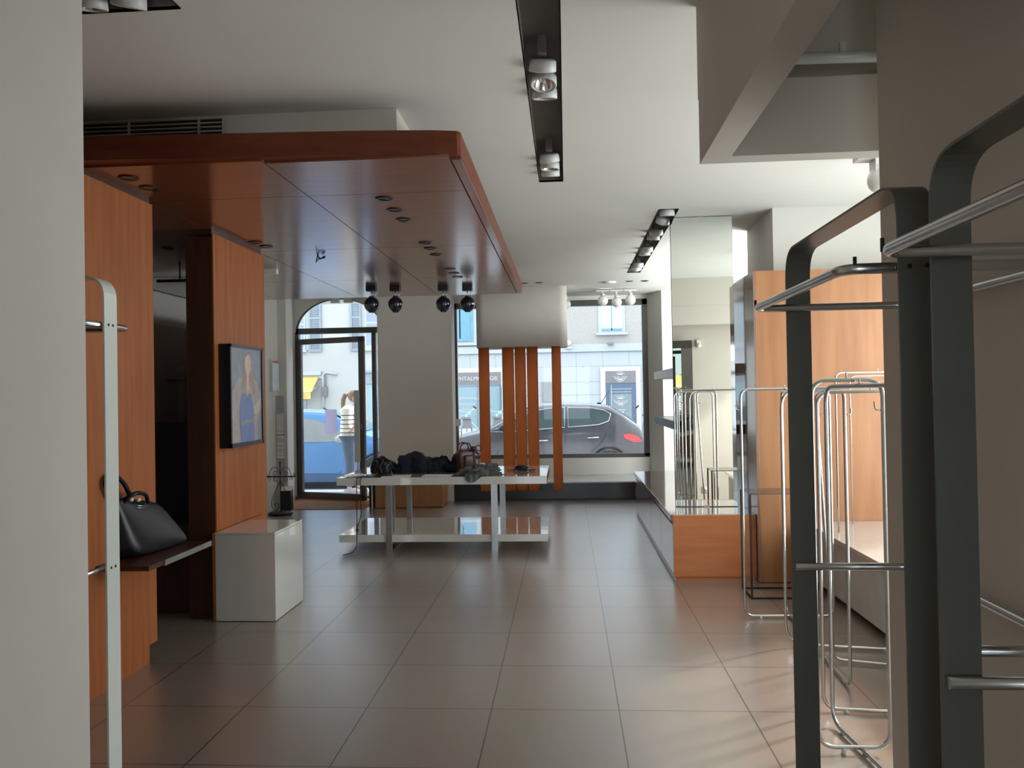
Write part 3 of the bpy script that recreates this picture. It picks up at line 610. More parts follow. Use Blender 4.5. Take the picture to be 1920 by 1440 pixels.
part('tassel', MB().sphere((-0.93, 7.80, TZ+0.245), 0.028, (1.2, 0.7, 0.8)).tube(fillet([(-0.93, 7.80, TZ+0.245), (-0.88, 7.80, TZ+0.28), (-0.84, 7.80, TZ+0.25), (-0.87, 7.80, TZ+0.215), (-0.92, 7.80, TZ+0.235)], 0.02), 0.005, n=6), M_brown, hb)
# denim garment draped over the edge
dn = empty('denim_jacket', (-0.85, 7.65, TZ), 'crumpled grey denim jacket beside the handbag, a corner hanging over the table edge', 'jacket')
mb = MB(); mb.join(heap((-0.80, 7.68, TZ), 0.16, 0.13, 0.085, 2.2, 0.55)); mb.join(heap((-0.92, 7.60, TZ), 0.13, 0.10, 0.06, 4.9, 0.5)); part('jacket_body', mb, M_denim, dn)
def fold(u, v):
    x = -0.97+0.20*u; zz = TZ+0.03-0.085*v*(0.6+0.4*math.sin(u*5)); y = 7.458+0.006*math.sin(u*22)-0.012*math.sin(u*9)*v - 0.004
    if v < 0.2: y += (0.2-v)*0.4
    return Vector((x, y, max(zz, TZ-0.06)))
part('hanging_corner', MB().grid(fold, 26, 10), M_denim, dn)
part('white_lining', MB().tube(fillet([(-0.90, 7.76, TZ+0.03), (-0.86, 7.77, TZ+0.105), (-0.80, 7.77, TZ+0.085), (-0.77, 7.76, TZ+0.05)], 0.04), 0.009, n=8), M_paper, dn, label='white folded strap')
# papers, cable, sunglasses
for (x, y, rz, l) in [(-1.66, 7.60, 0.1, 'left of two white paper sheets near the table edge'), (-1.26, 7.62, -0.05, 'right of two white paper sheets near the table edge')]:
    mb = MB().box(-0.14, 0.14, -0.09, 0.09, 0, 0.003)
    o = solo('paper_sheet', mb, M_paper, l, 'paper', 'papers on the display table'); o.location = (x, y, TZ); o.rotation_euler[2] = rz
pm = MB(); 
def crump(u, v): return Vector((-2.17+0.30*u, 7.52+0.22*v, TZ+0.006+0.018*abs(noise.noise(Vector((u*6, v*6, 2))))))
pm.grid(crump, 16, 12)
o = solo('plastic_sleeve', pm, mat('clear_plastic_sheet', (0.6, 0.6, 0.6), 0.15, coat=1.0), 'crumpled clear plastic sleeve at the left end of the table', 'plastic sleeve', smooth=True)
cb = empty('black_cable', (-2.0, 7.45, 0), 'thin black cable running off the display table to the floor', 'cable')
part('cord', MB().tube(fillet([(-1.83, 7.62, TZ+0.008), (-1.95, 7.55, TZ+0.010), (-2.01, 7.468, TZ+0.006), (-2.015, 7.455, TZ-0.04), (-2.015, 7.45, 0.30), (-2.02, 7.45, 0.06), (-2.05, 7.40, 0.012), (-2.12, 7.33, 0.008)], 0.03), 0.0045, n=6)
     .tube(fillet([(-1.80, 7.62, TZ+0.008), (-1.95, 7.50, TZ+0.012), (-1.975, 7.462, TZ+0.004), (-1.98, 7.45, TZ-0.05), (-1.97, 7.445, 0.36), (-2.015, 7.447, 0.24)], 0.03), 0.004, n=6), M_iron, cb)
part('cord_knot', MB().sphere((-2.015, 7.45, 0.22), 0.012, (1, 1, 1.8), 8, 6), M_iron, cb)
part('cord_bundle', MB().tube(fillet([(-1.86, 7.60, TZ+0.01), (-1.76, 7.58, TZ+0.014), (-1.70, 7.62, TZ+0.012), (-1.78, 7.65, TZ+0.010)], 0.03), 0.010, n=6), M_iron, cb)
sg = empty('sunglasses_case', (-0.43, 8.05, TZ), 'black sunglasses lying on the right end of the display table', 'sunglasses')
part('lens_frame', MB().sphere((-0.47, 8.06, TZ+0.026), 0.075, (1.0, 0.45, 0.35)), M_black, sg)
part('temple', MB().tube([(-0.55, 8.0, TZ+0.012), (-0.38, 7.95, TZ+0.010), (-0.33, 7.98, TZ+0.014)], 0.009, n=8), M_navy, sg)
part('pen', MB().tube([(-0.62, 8.02, TZ+0.009), (-0.42, 8.01, TZ+0.009)], 0.006, n=8), mat('red_grey_pen', (0.35, 0.12, 0.12), 0.4), sg)

# crates behind the table
for i, (x0, x1, y0, y1, l) in enumerate([(-2.56, -2.12, 10.40, 10.85, 'left of two orange wooden crates under the pier'), (-2.08, -1.67, 10.48, 10.9, 'right of two orange wooden crates under the pier')]):
    c = empty('wooden_crate', ((x0+x1)/2, (y0+y1)/2, 0), l, 'crate', 'wooden crates by the pier')
    part('crate_body', MB().box(x0, x1, y0, y1, 0.006, 0.40, 0.004), M_woodR, c)
    part('lid', MB().box(x0, x1, y0, y1, 0.402, 0.415, 0.002), M_woodR, c)
cr = empty('stacked_frames', (-2.62, 10.55, 0), 'black and white thin frames leaning beside the left crate', 'frames')
part('black_frame', MB().box(-2.60, -2.572, 10.42, 10.75, 0, 0.42), M_black, cr)
part('white_frame', MB().box(-2.618, -2.602, 10.42, 10.75, 0, 0.41), M_plastic, cr, label='white thin frame')
part('black_frame', MB().box(-2.655, -2.622, 10.44, 10.75, 0, 0.36), M_black, cr)

# ================================================================ WINDOW BAY: ledge, box, slats, globes
ld = empty('window_ledge', (-0.2, 11.5, 0), 'low window platform with a dark navy front below the shop window', 'platform')
part('front_board', MB().box(-1.597, 1.23, 11.06, 11.075, 0.025, 0.236), M_navy, ld)
part('top_board', MB().prism([(-1.597, 11.055), (1.39, 11.055), (1.39, 11.65), (1.235, 12.075), (-1.70, 12.075)], 'z', 0.236, 0.252), mat('skylit_ledge_top', (0.50, 0.51, 0.52), 0.25, coat=0.4), ld)  # top colour lightened to carry the sky light on the ledge
part('plinth', MB().box(-1.597, 1.0, 11.09, 12.05, 0.0, 0.235), M_black, ld)
bxm = MB()
def rr_poly(x0, x1, y0, y1, r, n=8):
    out = []
    for cx, cy, a in ((x1-r, y0+r, -PI/2), (x1-r, y1-r, 0), (x0+r, y1-r, PI/2), (x0+r, y0+r, PI)):
        for i in range(n+1): out.append((cx+r*math.cos(a+PI/2*i/n), cy+r*math.sin(a+PI/2*i/n)))
    return out
bxm.prism(rr_poly(-1.235, 0.025, 10.85, 11.45, 0.11), 'z', 2.135, CZ)
for f in bxm.bm.faces: f.smooth = abs(f.normal.z) < 0.5
M_box = mat('box_paint', (0.70, 0.66, 0.60), 0.8, var=0.02)
struct('trim_ceiling_box', bxm, M_box, 'white rounded box hanging from the ceiling before the window')
slr = None
for x, wd, rz, l in [(-1.135, 0.150, 0.0, 'far left orange vertical slat under the white box'), (-0.80, 0.165, 0.1, 'second orange slat from the left, left of the tight trio'), (-0.632, 0.155, 0.0, 'middle orange slat of the tight trio'),
                     (-0.465, 0.155, -0.1, 'right orange slat of the tight trio'), (-0.135, 0.135, 0.35, 'far right orange slat, twisted and standing apart')]:
    s = MB()
    def sf(u, v, wd=wd): return Vector(((u-0.5)*wd, 0.030*(1-(2*u-1)**2)+0.002*math.sin(v*9), 2.14-v*1.985))
    s.grid(sf, 9, 14)
    t = bmesh.ops.solidify(s.bm, geom=list(s.bm.faces), thickness=0.003)
    o = finish('vertical_slat', s, M_slat, True); o.location = (x, 10.93, 0); o.rotation_euler = (0, 0, PI+rz)
    tag(o, l, 'slat', 'orange vertical slats under the white box')
# white globe lamp cluster
gc = empty('globe_lamp_track', (0.73, 11.35, CZ), 'white globe lamp cluster on thin rails at the window head', 'ceiling lamp')
part('rail', MB().tube([(-0.1, 11.35, 2.93), (1.10, 11.35, 2.93)], 0.004, n=6).tube([(-0.1, 11.15, 2.945), (0.75, 11.15, 2.945)], 0.003, n=6).tube([(0.70, 11.15, 2.94), (0.70, 11.15, CZ)], 0.003, n=6), M_steel, gc)
for x, z in ((0.54, 2.795), (0.735, 2.768), (0.93, 2.795)):
    h_ = part('lamp_holder', MB().lathe([(0, 0.10), (0.03, 0.10), (0.034, 0.068), (0, 0.068)], (x, 11.35, z), 18).box(x-0.012, x+0.012, 11.34, 11.36, z+0.10, 2.935).box(x-0.09, x+0.09, 11.33, 11.37, 2.925, 2.945), M_lamp, gc)
    part('globe', MB().sphere((x, 11.35, z), 0.074, u=28, v=16), M_opal, h_)
solo('globe_lamp', MB().sphere((0.012, 11.62, 2.79), 0.074, u=24, v=14).lathe([(0, 0.12), (0.03, 0.12), (0.034, 0.07), (0, 0.07)], (0.012, 11.62, 2.79), 16).box(0.0, 0.024, 11.61, 11.63, 2.90, CZ), M_opal,
     'single white globe lamp half hidden behind the white ceiling box', 'ceiling lamp')
solo('socket_box', MB().box(-1.70, -1.62, 11.98, 12.05, 1.02, 1.12, 0.006).tube(fillet([(-1.66, 12.0, 1.02), (-1.67, 12.0, 0.94), (-1.60, 12.02, 0.92), (-1.63, 12.03, 0.80)], 0.03), 0.004, n=6), M_plastic, 'small white socket box with cable at the left edge of the shop window', 'socket')

# ================================================================ RIGHT: cabinet, mirror, closet, shelves, bench
cab = empty('low_cabinet', (1.1, 8.0, 0), 'long low cherry wood cabinet below the tall mirror', 'cabinet')
part('body', MB().box(0.86, 1.452, 6.34, 9.80, 0.03, 0.455), M_woodC, cab)
part('end_panel', MB().box(0.815, 1.452, 6.30, 6.34, 0.035, 0.515, 0.002), M_woodC, cab)
part('plinth', MB().box(0.83, 1.45, 6.315, 9.75, 0.0, 0.034), M_woodC, cab)
M_ctop = wood('glossy_cabinet_top', (0.42, 0.20, 0.12), (0.50, 0.26, 0.17), 0.2, (0.3, 2.5, 2.5), coat=1.0, crough=0.06)
part('top', MB().box(0.800, 1.452, 6.342, 9.80, 0.468, 0.5155, 0.002), M_ctop, cab)
part('shadow_groove', MB().box(0.845, 1.45, 6.342, 9.78, 0.455, 0.468), M_black, cab)
ydoor = [6.345, 7.21, 8.07, 8.94, 9.79]
for a, b in zip(ydoor, ydoor[1:]):
    dd = part('door', MB().box(0.822, 0.858, a+0.003, b-0.003, 0.045, 0.425, 0.002), M_gloss, cab)
    part('handle_rail', MB().box(0.826, 0.858, a+0.003, b-0.003, 0.43, 0.452), M_woodD, dd)
mir = empty('tall_mirror', (1.155, 6.76, 0.5155), 'tall frameless mirror standing on the low cabinet', 'mirror', rz=0.0)
MT = Matrix.Translation((1.155, 6.76, 0)) @ Matrix.Rotation(math.radians(-1.4), 4, 'Z')
part('mirror_glass', MB().box(-0.255, 0.255, -0.003, 0.0, 0.522, 2.952, mtx=MT), M_mirror, mir)
part('backing_board', MB().box(-0.257, 0.257, 0.001, 0.022, 0.518, 2.955, mtx=MT), M_woodD, mir)
part('clip', MB().box(-0.02, 0.02, -0.008, 0.0, 0.516, 0.53, mtx=MT).box(-0.01, 0.01, -0.008, 0.0, 2.945, CZ-0.001, mtx=MT), M_steel, mir)
cl = empty('wood_closet', (1.9, 7.5, 0), 'tall light cherry wood closet behind the clothes rails', 'closet')
part('front_panel', MB().box(1.476, 3.19, 6.25, 6.28, 0.004, 2.41, 0.001), M_woodR, cl)
part('side_panel', MB().box(1.455, 1.476, 6.25, 10.9, 0.004, 2.41, 0.001), M_gloss, cl, label='glossy left side of the closet')
part('carcass', MB().box(1.48, 1.688, 6.30, 10.9, 0.004, 2.40), M_woodD, cl)
for z0, z1, m_, l in [(1.085, 1.175, M_navy, 'lower dark grey shelf slab behind the mirror'), (1.64, 1.735, M_plastic, 'upper white shelf slab behind the mirror')]:
    solo('shelf_slab', MB().box(1.12, 1.454, 7.4, 10.25, z0, z1, 0.003), m_, l, 'shelf')
solo('wall_unit', MB().box(2.35, 2.65, 11.52, 11.65, 2.80, 2.90, 0.01).box(2.42, 2.58, 11.50, 11.53, 2.80, 2.83), M_plastic, 'small white wall device high beyond the closet', 'wall device')
bn = empty('white_bench', (2.5, 4.6, 0), 'long low white cabinet bench behind the clothes rails', 'bench')
part('top', MB().box(1.80, 3.19, 3.3, 6.245, 0.44, 0.47, 0.002), M_lacq, bn)
part('body', MB().box(1.87, 3.19, 3.3, 6.24, 0.035, 0.44), M_plaster, bn)
for a, b in ((3.305, 4.02), (4.02, 4.75), (4.75, 5.48), (5.48, 6.24)):
    part('door', MB().box(1.848, 1.868, a+0.003, b-0.003, 0.04, 0.435, 0.001), M_plastic, bn)
# wall end behind the rails, seen in the tall mirror
nm = empty('narrow_mirror', (1.33, 2.80, 0), 'narrow dark-topped mirror at the wall end, seen only in the tall mirror', 'mirror', rz=math.radians(15.6))
part('mirror_glass', MB().box(-0.15, 0.15, 0.0, 0.004, 0.03, 2.06), M_mirror, nm, local=True)
part('backing_board', MB().box(-0.155, 0.155, -0.016, -0.001, 0.0, 2.16), M_bronze, nm, local=True)
part('top_bar', MB().box(-0.155, 0.155, -0.001, 0.012, 2.065, 2.16), M_bronze, nm, local=True)
solo('wall_socket', MB().box(1.59, 1.67, 2.721, 2.731, 0.13, 0.21, 0.003).lathe([(0.0, 0), (0.025, 0.0), (0.028, 0.004), (0, 0.004)], (1.63, 2.731, 0.17), 16, Matrix.Rotation(-PI/2, 4, 'X')), M_lamp, 'small grey wall socket reflected in the tall mirror', 'socket')
solo('wall_camera', MB().box(1.55, 1.60, 2.721, 2.75, 2.07, 2.17, 0.006).sphere((1.575, 2.78, 2.09), 0.032), M_plastic, 'small white wall camera reflected in the tall mirror', 'camera')
# globe lamp at the right of the ceiling
rl = empty('globe_ceiling_lamp', (1.93, 5.0, CZ), 'white globe ceiling lamp beside the near right wall', 'ceiling lamp')
part('mount', MB().box(1.80, 1.90, 4.92, 5.05, 2.885, CZ, 0.003).box(1.90, 2.1, 4.95, 5.05, 2.80, CZ-0.04, 0.003).box(1.895, 1.925, 4.93, 4.96, 2.845, 2.87), M_plastic, rl)
part('globe', MB().sphere((1.955, 5.0, 2.765), 0.085, u=28, v=16), M_opal, rl)

# black wire table
wt = empty('wire_side_table', (1.48, 5.9, 0), 'thin black metal frame side table before the wooden closet', 'side table')
x0, x1, y0, y1, h = 1.285, 1.70, 5.76, 6.07, 0.75; t = 0.012
for x in (x0, x1-t):
    for y in (y0, y1-t): part('leg', MB().box(x, x+t, y, y+t, 0, h-0.006), M_iron, wt)
part('base_frame', MB().box(x0+t, x1-t, y0, y0+t, 0, t).box(x0+t, x1-t, y1-t, y1, 0, t).box(x0, x0+t, y0+t, y1-t, 0, t).box(x1-t, x1, y0+t, y1-t, 0, t), M_iron, wt)
part('top_plate', MB().box(x0, x1, y0, y1, h-0.006, h), mat('dark_sheet_metal', (0.06, 0.05, 0.045), 0.25, coat=0.5), wt)

# ---- steel tube clothes rails
def rail(name, a, b, label, opened=False, h=1.495, z0=0.018, rad=0.0088, fr_=0.09, feet=True, hook=None, frt=None, frb=None):
    e = empty(name, ((a[0]+b[0])/2, (a[1]+b[1])/2, 0 if z0 < 0.1 else z0-0.015), label, 'clothes rail', 'steel tube clothes rails')
    P = [Vector((a[0], a[1], z0)), Vector((b[0], b[1], z0)), Vector((b[0], b[1], h)), Vector((a[0], a[1], h))]
    if opened: part('tube_frame', MB().tube(fillet([P[0], P[3], P[2], P[1]], fr_, 8), rad, False, 12), M_steel, e)
    else: part('tube_frame', MB().tube(fillet(P, fr_, 8, True), rad, True, 12), M_steel, e)
    d = Vector((b[0]-a[0], b[1]-a[1], 0)).normalized()
    if feet:
        for q in (P[0]+d*0.10, P[1]-d*0.10):
            part('foot', MB().lathe([(0, -z0), (0.011, -z0), (0.009, 0), (0, 0)], (q.x, q.y, q.z), 12), M_plastic, e)
    if hook:
        hx, hy, hz, sx = hook
        part('hook', MB().tube(fillet([(hx, hy, hz), (hx+sx*0.03, hy, hz), (hx+sx*0.034, hy, hz+0.035)], 0.012), 0.0035, n=6), M_steel, e)
    mid = (P[2]+P[3])/2
    part('stop_pin', MB().tube([mid+Vector((0, 0, 0.005)), mid+Vector((0, 0, 0.030))], 0.003, n=6), M_steel, e)
    return e
rail('clothes_rail', (1.135, 5.28), (1.70, 5.28), 'farthest steel clothes rail, square-on, nearest the low cabinet', fr_=0.06, hook=(1.135, 5.28, 1.36, -1))
rail('clothes_rail', (1.24, 4.70), (1.86, 4.60), 'wide steel clothes rail with large rounded corners, second from the cabinet', fr_=0.12)
rail('clothes_rail', (1.43, 5.40), (1.37, 4.03), 'long steel clothes rail running lengthwise between the others', fr_=0.06, h=1.48, hook=(1.37, 4.03, 1.36, 1))
rail('clothes_rail', (1.155, 3.76), (1.62, 3.71), 'narrow steel clothes rail standing in the sun patch', fr_=0.07, h=1.475)
rail('clothes_rail', (1.15, 3.62), (1.21, 2.96), 'steel clothes rail nearest the wall end, running lengthwise', fr_=0.08, h=1.50, rad=0.0095)
rail('clothes_rail', (1.00, 3.33), (1.285, 3.33), 'near steel clothes rail crossing behind the grey-green post', fr_=0.07, h=1.525, z0=0.03, rad=0.009, hook=(1.285, 3.33, 1.40, -1))
e = rail('clothes_rail', (1.905, 5.77), (2.50, 5.80), 'short steel clothes rail standing on the white bench', h=1.60, z0=0.471, fr_=0.05, feet=False, rad=0.007, opened=True)
e = rail('clothes_rail', (2.13, 6.14), (2.7, 6.14), 'rearmost steel clothes rail standing on the white bench against the closet', h=1.58, z0=0.471, fr_=0.05, feet=False, rad=0.006, opened=True)
# tilted one
e = empty('clothes_rail', (1.40, 4.45, 0), 'slightly leaning steel clothes rail with a small hook', 'clothes rail', 'steel tube clothes rails')
P = [(1.424, 4.44, 0.018), (1.85, 4.30, 0.018), (1.80, 4.32, 1.47), (1.35, 4.42, 1.47)]
part('tube_frame', MB().tube(fillet([Vector(p) for p in P], 0.05, 6, True), 0.008, True, 10), M_steel, e)
part('hook', MB().tube(fillet([(1.36, 4.42, 1.35), (1.395, 4.42, 1.35), (1.40, 4.42, 1.385)], 0.012), 0.0035, n=6), M_steel, e)

# ---- flat steel arches at the corridor walls
def strip_arch(mb, A, B, zt, wdir, wd, th, r=0.09, n=8):
    # inverted U of flat strip: A, B ground points (centre line), wdir = direction of strip width
    A, B, wdir = Vector((*A, 0)), Vector((*B, 0)), Vector((*wdir, 0)); d = (B-A).normalized()
    path = [A]+[p for p in fillet([A, A+Vector((0, 0, zt)), B+Vector((0, 0, zt)), B], r, n)][1:-1]+[B]
    pts = []
    for i, p in enumerate(path):
        a = path[max(0, i-1)]; b = path[min(len(path)-1, i+1)]; tg = (b-a).normalized(); nn = wdir.cross(tg).normalized()
        pts.append([p+wdir*wd/2+nn*th/2, p-wdir*wd/2+nn*th/2, p-wdir*wd/2-nn*th/2, p+wdir*wd/2-nn*th/2])
    V = [[mb.bm.verts.new(q) for q in ring] for ring in pts]
    for R0, R1 in zip(V, V[1:]):
        for k in range(4): mb.bm.faces.new((R0[k], R0[(k+1) % 4], R1[(k+1) % 4], R1[k]))
    mb.bm.faces.new(V[0][::-1]); mb.bm.faces.new(V[-1]); return mb
def wall_rack(ya, yb, label, M_=M_greenmetal):
    e = empty('wall_clothes_rack', (0.74, (ya+yb)/2, 0), label, 'clothes rack', 'flat steel racks at the corridor walls')
    part('steel_arch', strip_arch(MB(), (0.715, ya), (0.715, yb), 1.915, (1, 0), 0.073, 0.006), M_, e)
    zr = 1.738
    loop = fillet([(0.577, yb-0.035, zr), (1.03, yb-0.035, zr), (1.03, ya+0.018, zr), (0.577, ya+0.018, zr)], 0.05, 6, True)
    lp = part('hanging_rail', MB().tube(loop, 0.0115, True, 14), M_steel, e)
    part('stop_pin', MB().tube([(0.577, yb-0.04, zr), (0.577, yb-0.04, zr+0.025)], 0.004, n=8), M_iron, lp)
    part('stop_pin', MB().tube([(0.60, ya+0.018, zr), (0.60, ya+0.018, zr+0.025)], 0.004, n=8), M_iron, lp)
    zl = 0.951
    part('lower_rail', MB().tube(fillet([(0.685, yb-0.018, zl), (1.03, yb-0.018, zl), (1.03, ya+0.018, zl), (0.685, ya+0.018, zl)], 0.05, 6), 0.0115, False, 14), M_steel, e)
    for y in (ya-0.005, yb-0.005):
        part('screw', MB().lathe([(0, -0.001), (0.004, -0.001), (0.005, 0.0), (0, 0.0)], (0.70, y, 1.738), 10, Matrix.Rotation(PI/2, 4, 'X')).lathe([(0, -0.001), (0.004, -0.001), (0.005, 0.0), (0, 0.0)], (0.735, y, 1.738), 10, Matrix.Rotation(PI/2, 4, 'X')), M_iron, e)
    return e
wall_rack(1.665, 2.49, 'farther grey-green flat steel rack with tube rails on the right')
wall_rack(0.66, 1.52, 'nearer grey-green flat steel rack with tube rails at the right edge')
# left arch: crosses over x, strip width along y
lr = empty('wall_clothes_rack', (-1.6, 2.41, 0), 'pale grey flat steel rack at the left beside the corridor wall', 'clothes rack')
part('steel_arch', strip_arch(MB(), (-2.15, 2.523), (-1.503, 2.523), 1.90, (0, 1), 0.073, 0.006, r=0.07), M_creammetal, lr)
lp = part('hanging_rail', MB().tube(fillet([(-1.522, 2.30, 1.742), (-1.522, 2.665, 1.742), (-2.05, 2.665, 1.742), (-2.05, 2.30, 1.742)], 0.035, 6), 0.0105, False, 14), M_steel, lr)
part('lower_rail', MB().tube([(-1.80, 2.37, 0.949), (-1.54, 2.37, 0.949), (-1.515, 2.40, 0.949), (-1.513, 2.50, 0.949)], 0.007, False, 10), M_steel, lr)
for z in (1.742, 0.945):
    for y in (2.51, 2.535):
        part('screw', MB().lathe([(0, 0.0015), (0.004, 0.0015), (0.005, 0.0), (0, 0.0)], (-1.4995, y, z), 10, Matrix.Rotation(PI/2, 4, 'Y')), M_iron, lr)
# alcove rack seen deep inside
ar = empty('wall_clothes_rack', (-4.1, 8.3, 0), 'dim clothes rack deep inside the alcove behind the black partition', 'clothes rack')
part('steel_arch', strip_arch(MB(), (-4.16, 8.30), (-4.16, 9.2), 1.86, (1, 0), 0.075, 0.006), M_corrL, ar)
part('hanging_rail', MB().tube(fillet([(-4.28, 8.25, 1.70), (-3.95, 8.25, 1.70), (-3.95, 9.2, 1.70), (-4.28, 9.2, 1.70)], 0.05, 6), 0.011, False, 10), M_steel, ar)

# ================================================================ OUTSIDE
FY = 28.0; GZ = -0.12
struct('ground_street', MB().box(-30, 25, 13.55, 45, GZ-0.10, GZ-0.03), mat('pale_asphalt', (0.42, 0.43, 0.44), 0.9, bump=0.2, bs=60))
struct('ground_pavement', MB().box(-30, 25, 12.31, 13.55, -0.3, GZ), mat('pale_pavement', (0.70, 0.70, 0.70), 0.9))
struct('ground_far_pavement', MB().box(-30, 25, 25.5, 45, GZ-0.04, GZ+0.02), mat('pale_far_pavement', (0.62, 0.62, 0.62), 0.9))
struct('wall_street_front', MB().box(-9, -4.7, 11.62, 12.3, -0.3, 3.4).box(3.3, 9, 11.62, 12.3, -0.3, 3.4).box(-4.7, 3.3, 11.63, 12.3, CZ+0.015, 3.4), M_plaster)
M_cream = mat('cream_render', (0.46, 0.47, 0.45), 0.9, var=0.02, vs=1.5)
M_rough = mat('roughcast', (0.42, 0.40, 0.37), 0.95, var=0.07, vs=14, bump=0.5, bs=14)
M_stone = mat('white_stone_cladding', (0.44, 0.475, 0.50), 0.7, var=0.02, vs=1.2)
M_joint = mat('stone_joint', (0.32, 0.34, 0.36), 0.9)
M_shut = mat('grey_blue_shutter', (0.26, 0.31, 0.35), 0.7)
M_shutb = mat('sky_blue_shutter', (0.15, 0.33, 0.42), 0.7)
M_sign = mat('grey_sign_board', (0.20, 0.195, 0.20), 0.6)
M_letter = mat('white_lettering', (0.62, 0.62, 0.62), 0.6, var=0.01)
M_teal = mat('frosted_teal_glass', (0.26, 0.38, 0.42), 0.3, var=0.04, vs=2)
M_dwin = mat('dark_window_glass', (0.16, 0.20, 0.25), 0.1, coat=0.8)
bl = empty('cream_building', (-12, FY, GZ), 'cream rendered building across the street, seen through the door', 'building')
part('wall', MB().box(-19, -6.0, FY, FY+6, GZ, 9.5), M_cream, bl)
part('cornice', MB().box(-10.9, -8.78, FY-0.14, FY, 2.28, 2.42, 0.01).box(-10.9, -8.72, FY-0.06, FY, 2.16, 2.28, 0.01), M_stone, bl)
def shutter(par, x0, x1, z0, z1, m_, louv=True):
    s = part('shutter', MB().box(x0, x0+0.07, FY-0.07, FY-0.01, z0, z1).box(x1-0.07, x1, FY-0.07, FY-0.01, z0, z1).box(x0+0.07, x1-0.07, FY-0.068, FY-0.012, z0, z0+0.10).box(x0+0.07, x1-0.07, FY-0.068, FY-0.012, z1-0.1, z1).box(x0+0.07, x1-0.07, FY-0.068, FY-0.012, z0+(z1-z0)*0.62, z0+(z1-z0)*0.62+0.09), m_, par)
    if louv:
        mb = MB(); z = z0+0.12
        while z < z1-0.12: mb.box(x0+0.072, x1-0.072, FY-0.055, FY-0.035, z, z+0.032); z += 0.062
        mb.box(x0+0.072, x1-0.072, FY-0.03, FY-0.02, z0+0.102, z1-0.102); part('louvres', mb, m_, s)
    else: part('boards', MB().box(x0+0.072, x1-0.072, FY-0.05, FY-0.035, z0+0.102, z1-0.102), m_, s)
    return s
for (x0, x1) in ((-9.22, -8.76), (-7.70, -7.30)): shutter(bl, x0, x1, 3.12, 5.0, M_shut)
for (x0, x1) in ((-10.2, -9.42), (-7.12, -6.45)):
    wv = part('window', MB().box(x0-0.06, x1+0.06, FY-0.03, FY, 3.2, 5.06), M_stone, bl)
    part('pane', MB().box(x0, x1, FY-0.036, FY-0.03, 3.32, 4.1).box(x0, x1, FY-0.036, FY-0.03, 4.16, 4.94), M_dwin, wv)
    part('window_sill', MB().box(x0-0.12, x1+0.12, FY-0.14, FY, 3.12, 3.2), M_stone, wv)
part('drainpipe', MB().tube([(-8.72, FY-0.06, GZ), (-8.72, FY-0.06, 2.28), (-8.60, FY-0.06, 2.38), (-8.2, FY-0.06, 2.30)], 0.045, n=8), M_stone, bl)
part('meter_box', MB().box(-8.74, -8.56, FY-0.16, FY-0.01, 1.52, 1.86, 0.01), M_sign, bl)
part('cable', MB().tube(fillet([(-8.62, FY-0.06, 1.86), (-8.60, FY-0.06, 2.2), (-8.70, FY-0.05, 2.35)], 0.05), 0.015, n=6), M_sign, bl)
aw = empty('yellow_awning', (-9.6, FY-0.5, 1.45), 'yellow shop awning on the cream building across the street', 'awning')
M_yel = mat('yellow_canvas', (0.70, 0.50, 0.14), 0.8, var=0.03)
part('canvas', MB().prism([(FY-0.05, 2.22), (FY-0.05, 2.24), (FY-0.85, 1.70), (FY-0.85, 1.68)], 'x', -11.2, -8.88), M_yel, aw)
part('valance', MB().box(-11.2, -8.92, FY-0.87, FY-0.855, 1.43, 1.68), M_yel, aw)
part('front_bar', MB().box(-11.2, -8.88, FY-0.88, FY-0.84, 1.675, 1.715), M_letter, aw)
part('lettering', text_mb('ITAL', 0.19, 0.003, (-9.27, FY-0.875, 1.545)), mat('orange_letters', (0.75, 0.30, 0.10), 0.7), aw)
part('side_arm', MB().tube([(-8.90, FY-0.05, 1.9), (-8.90, FY-0.83, 1.70)], 0.02, n=6), M_stone, aw)
solo('shop_window', MB().box(-10.9, -9.35, FY-0.03, FY-0.005, 0.2, 1.4), M_dwin, 'dark shop window under the yellow awning', 'shop window')
# narrow shop right of the cream building
sp = empty('grey_shopfront', (-6.7, FY, GZ), 'small shopfront with a grey sign across the street, just left of the pier', 'shopfront')
part('sign_board', MB().box(-7.15, -5.0, FY-0.10, FY-0.001, 1.93, 2.33, 0.01), M_shut, sp)
part('cornice', MB().box(-7.22, -5.0, FY-0.16, FY-0.001, 2.33, 2.40), M_shut, sp)
part('glazing', MB().box(-7.10, -5.0, FY-0.06, FY-0.001, 0.2, 1.93), M_teal, sp)
part('lettering', MB().tube([(-7.0, FY-0.11, 2.05), (-6.95, FY-0.11, 2.22), (-6.88, FY-0.11, 2.05), (-6.80, FY-0.11, 2.22), (-6.74, FY-0.11, 2.06)], 0.012, n=6), M_letter, sp)
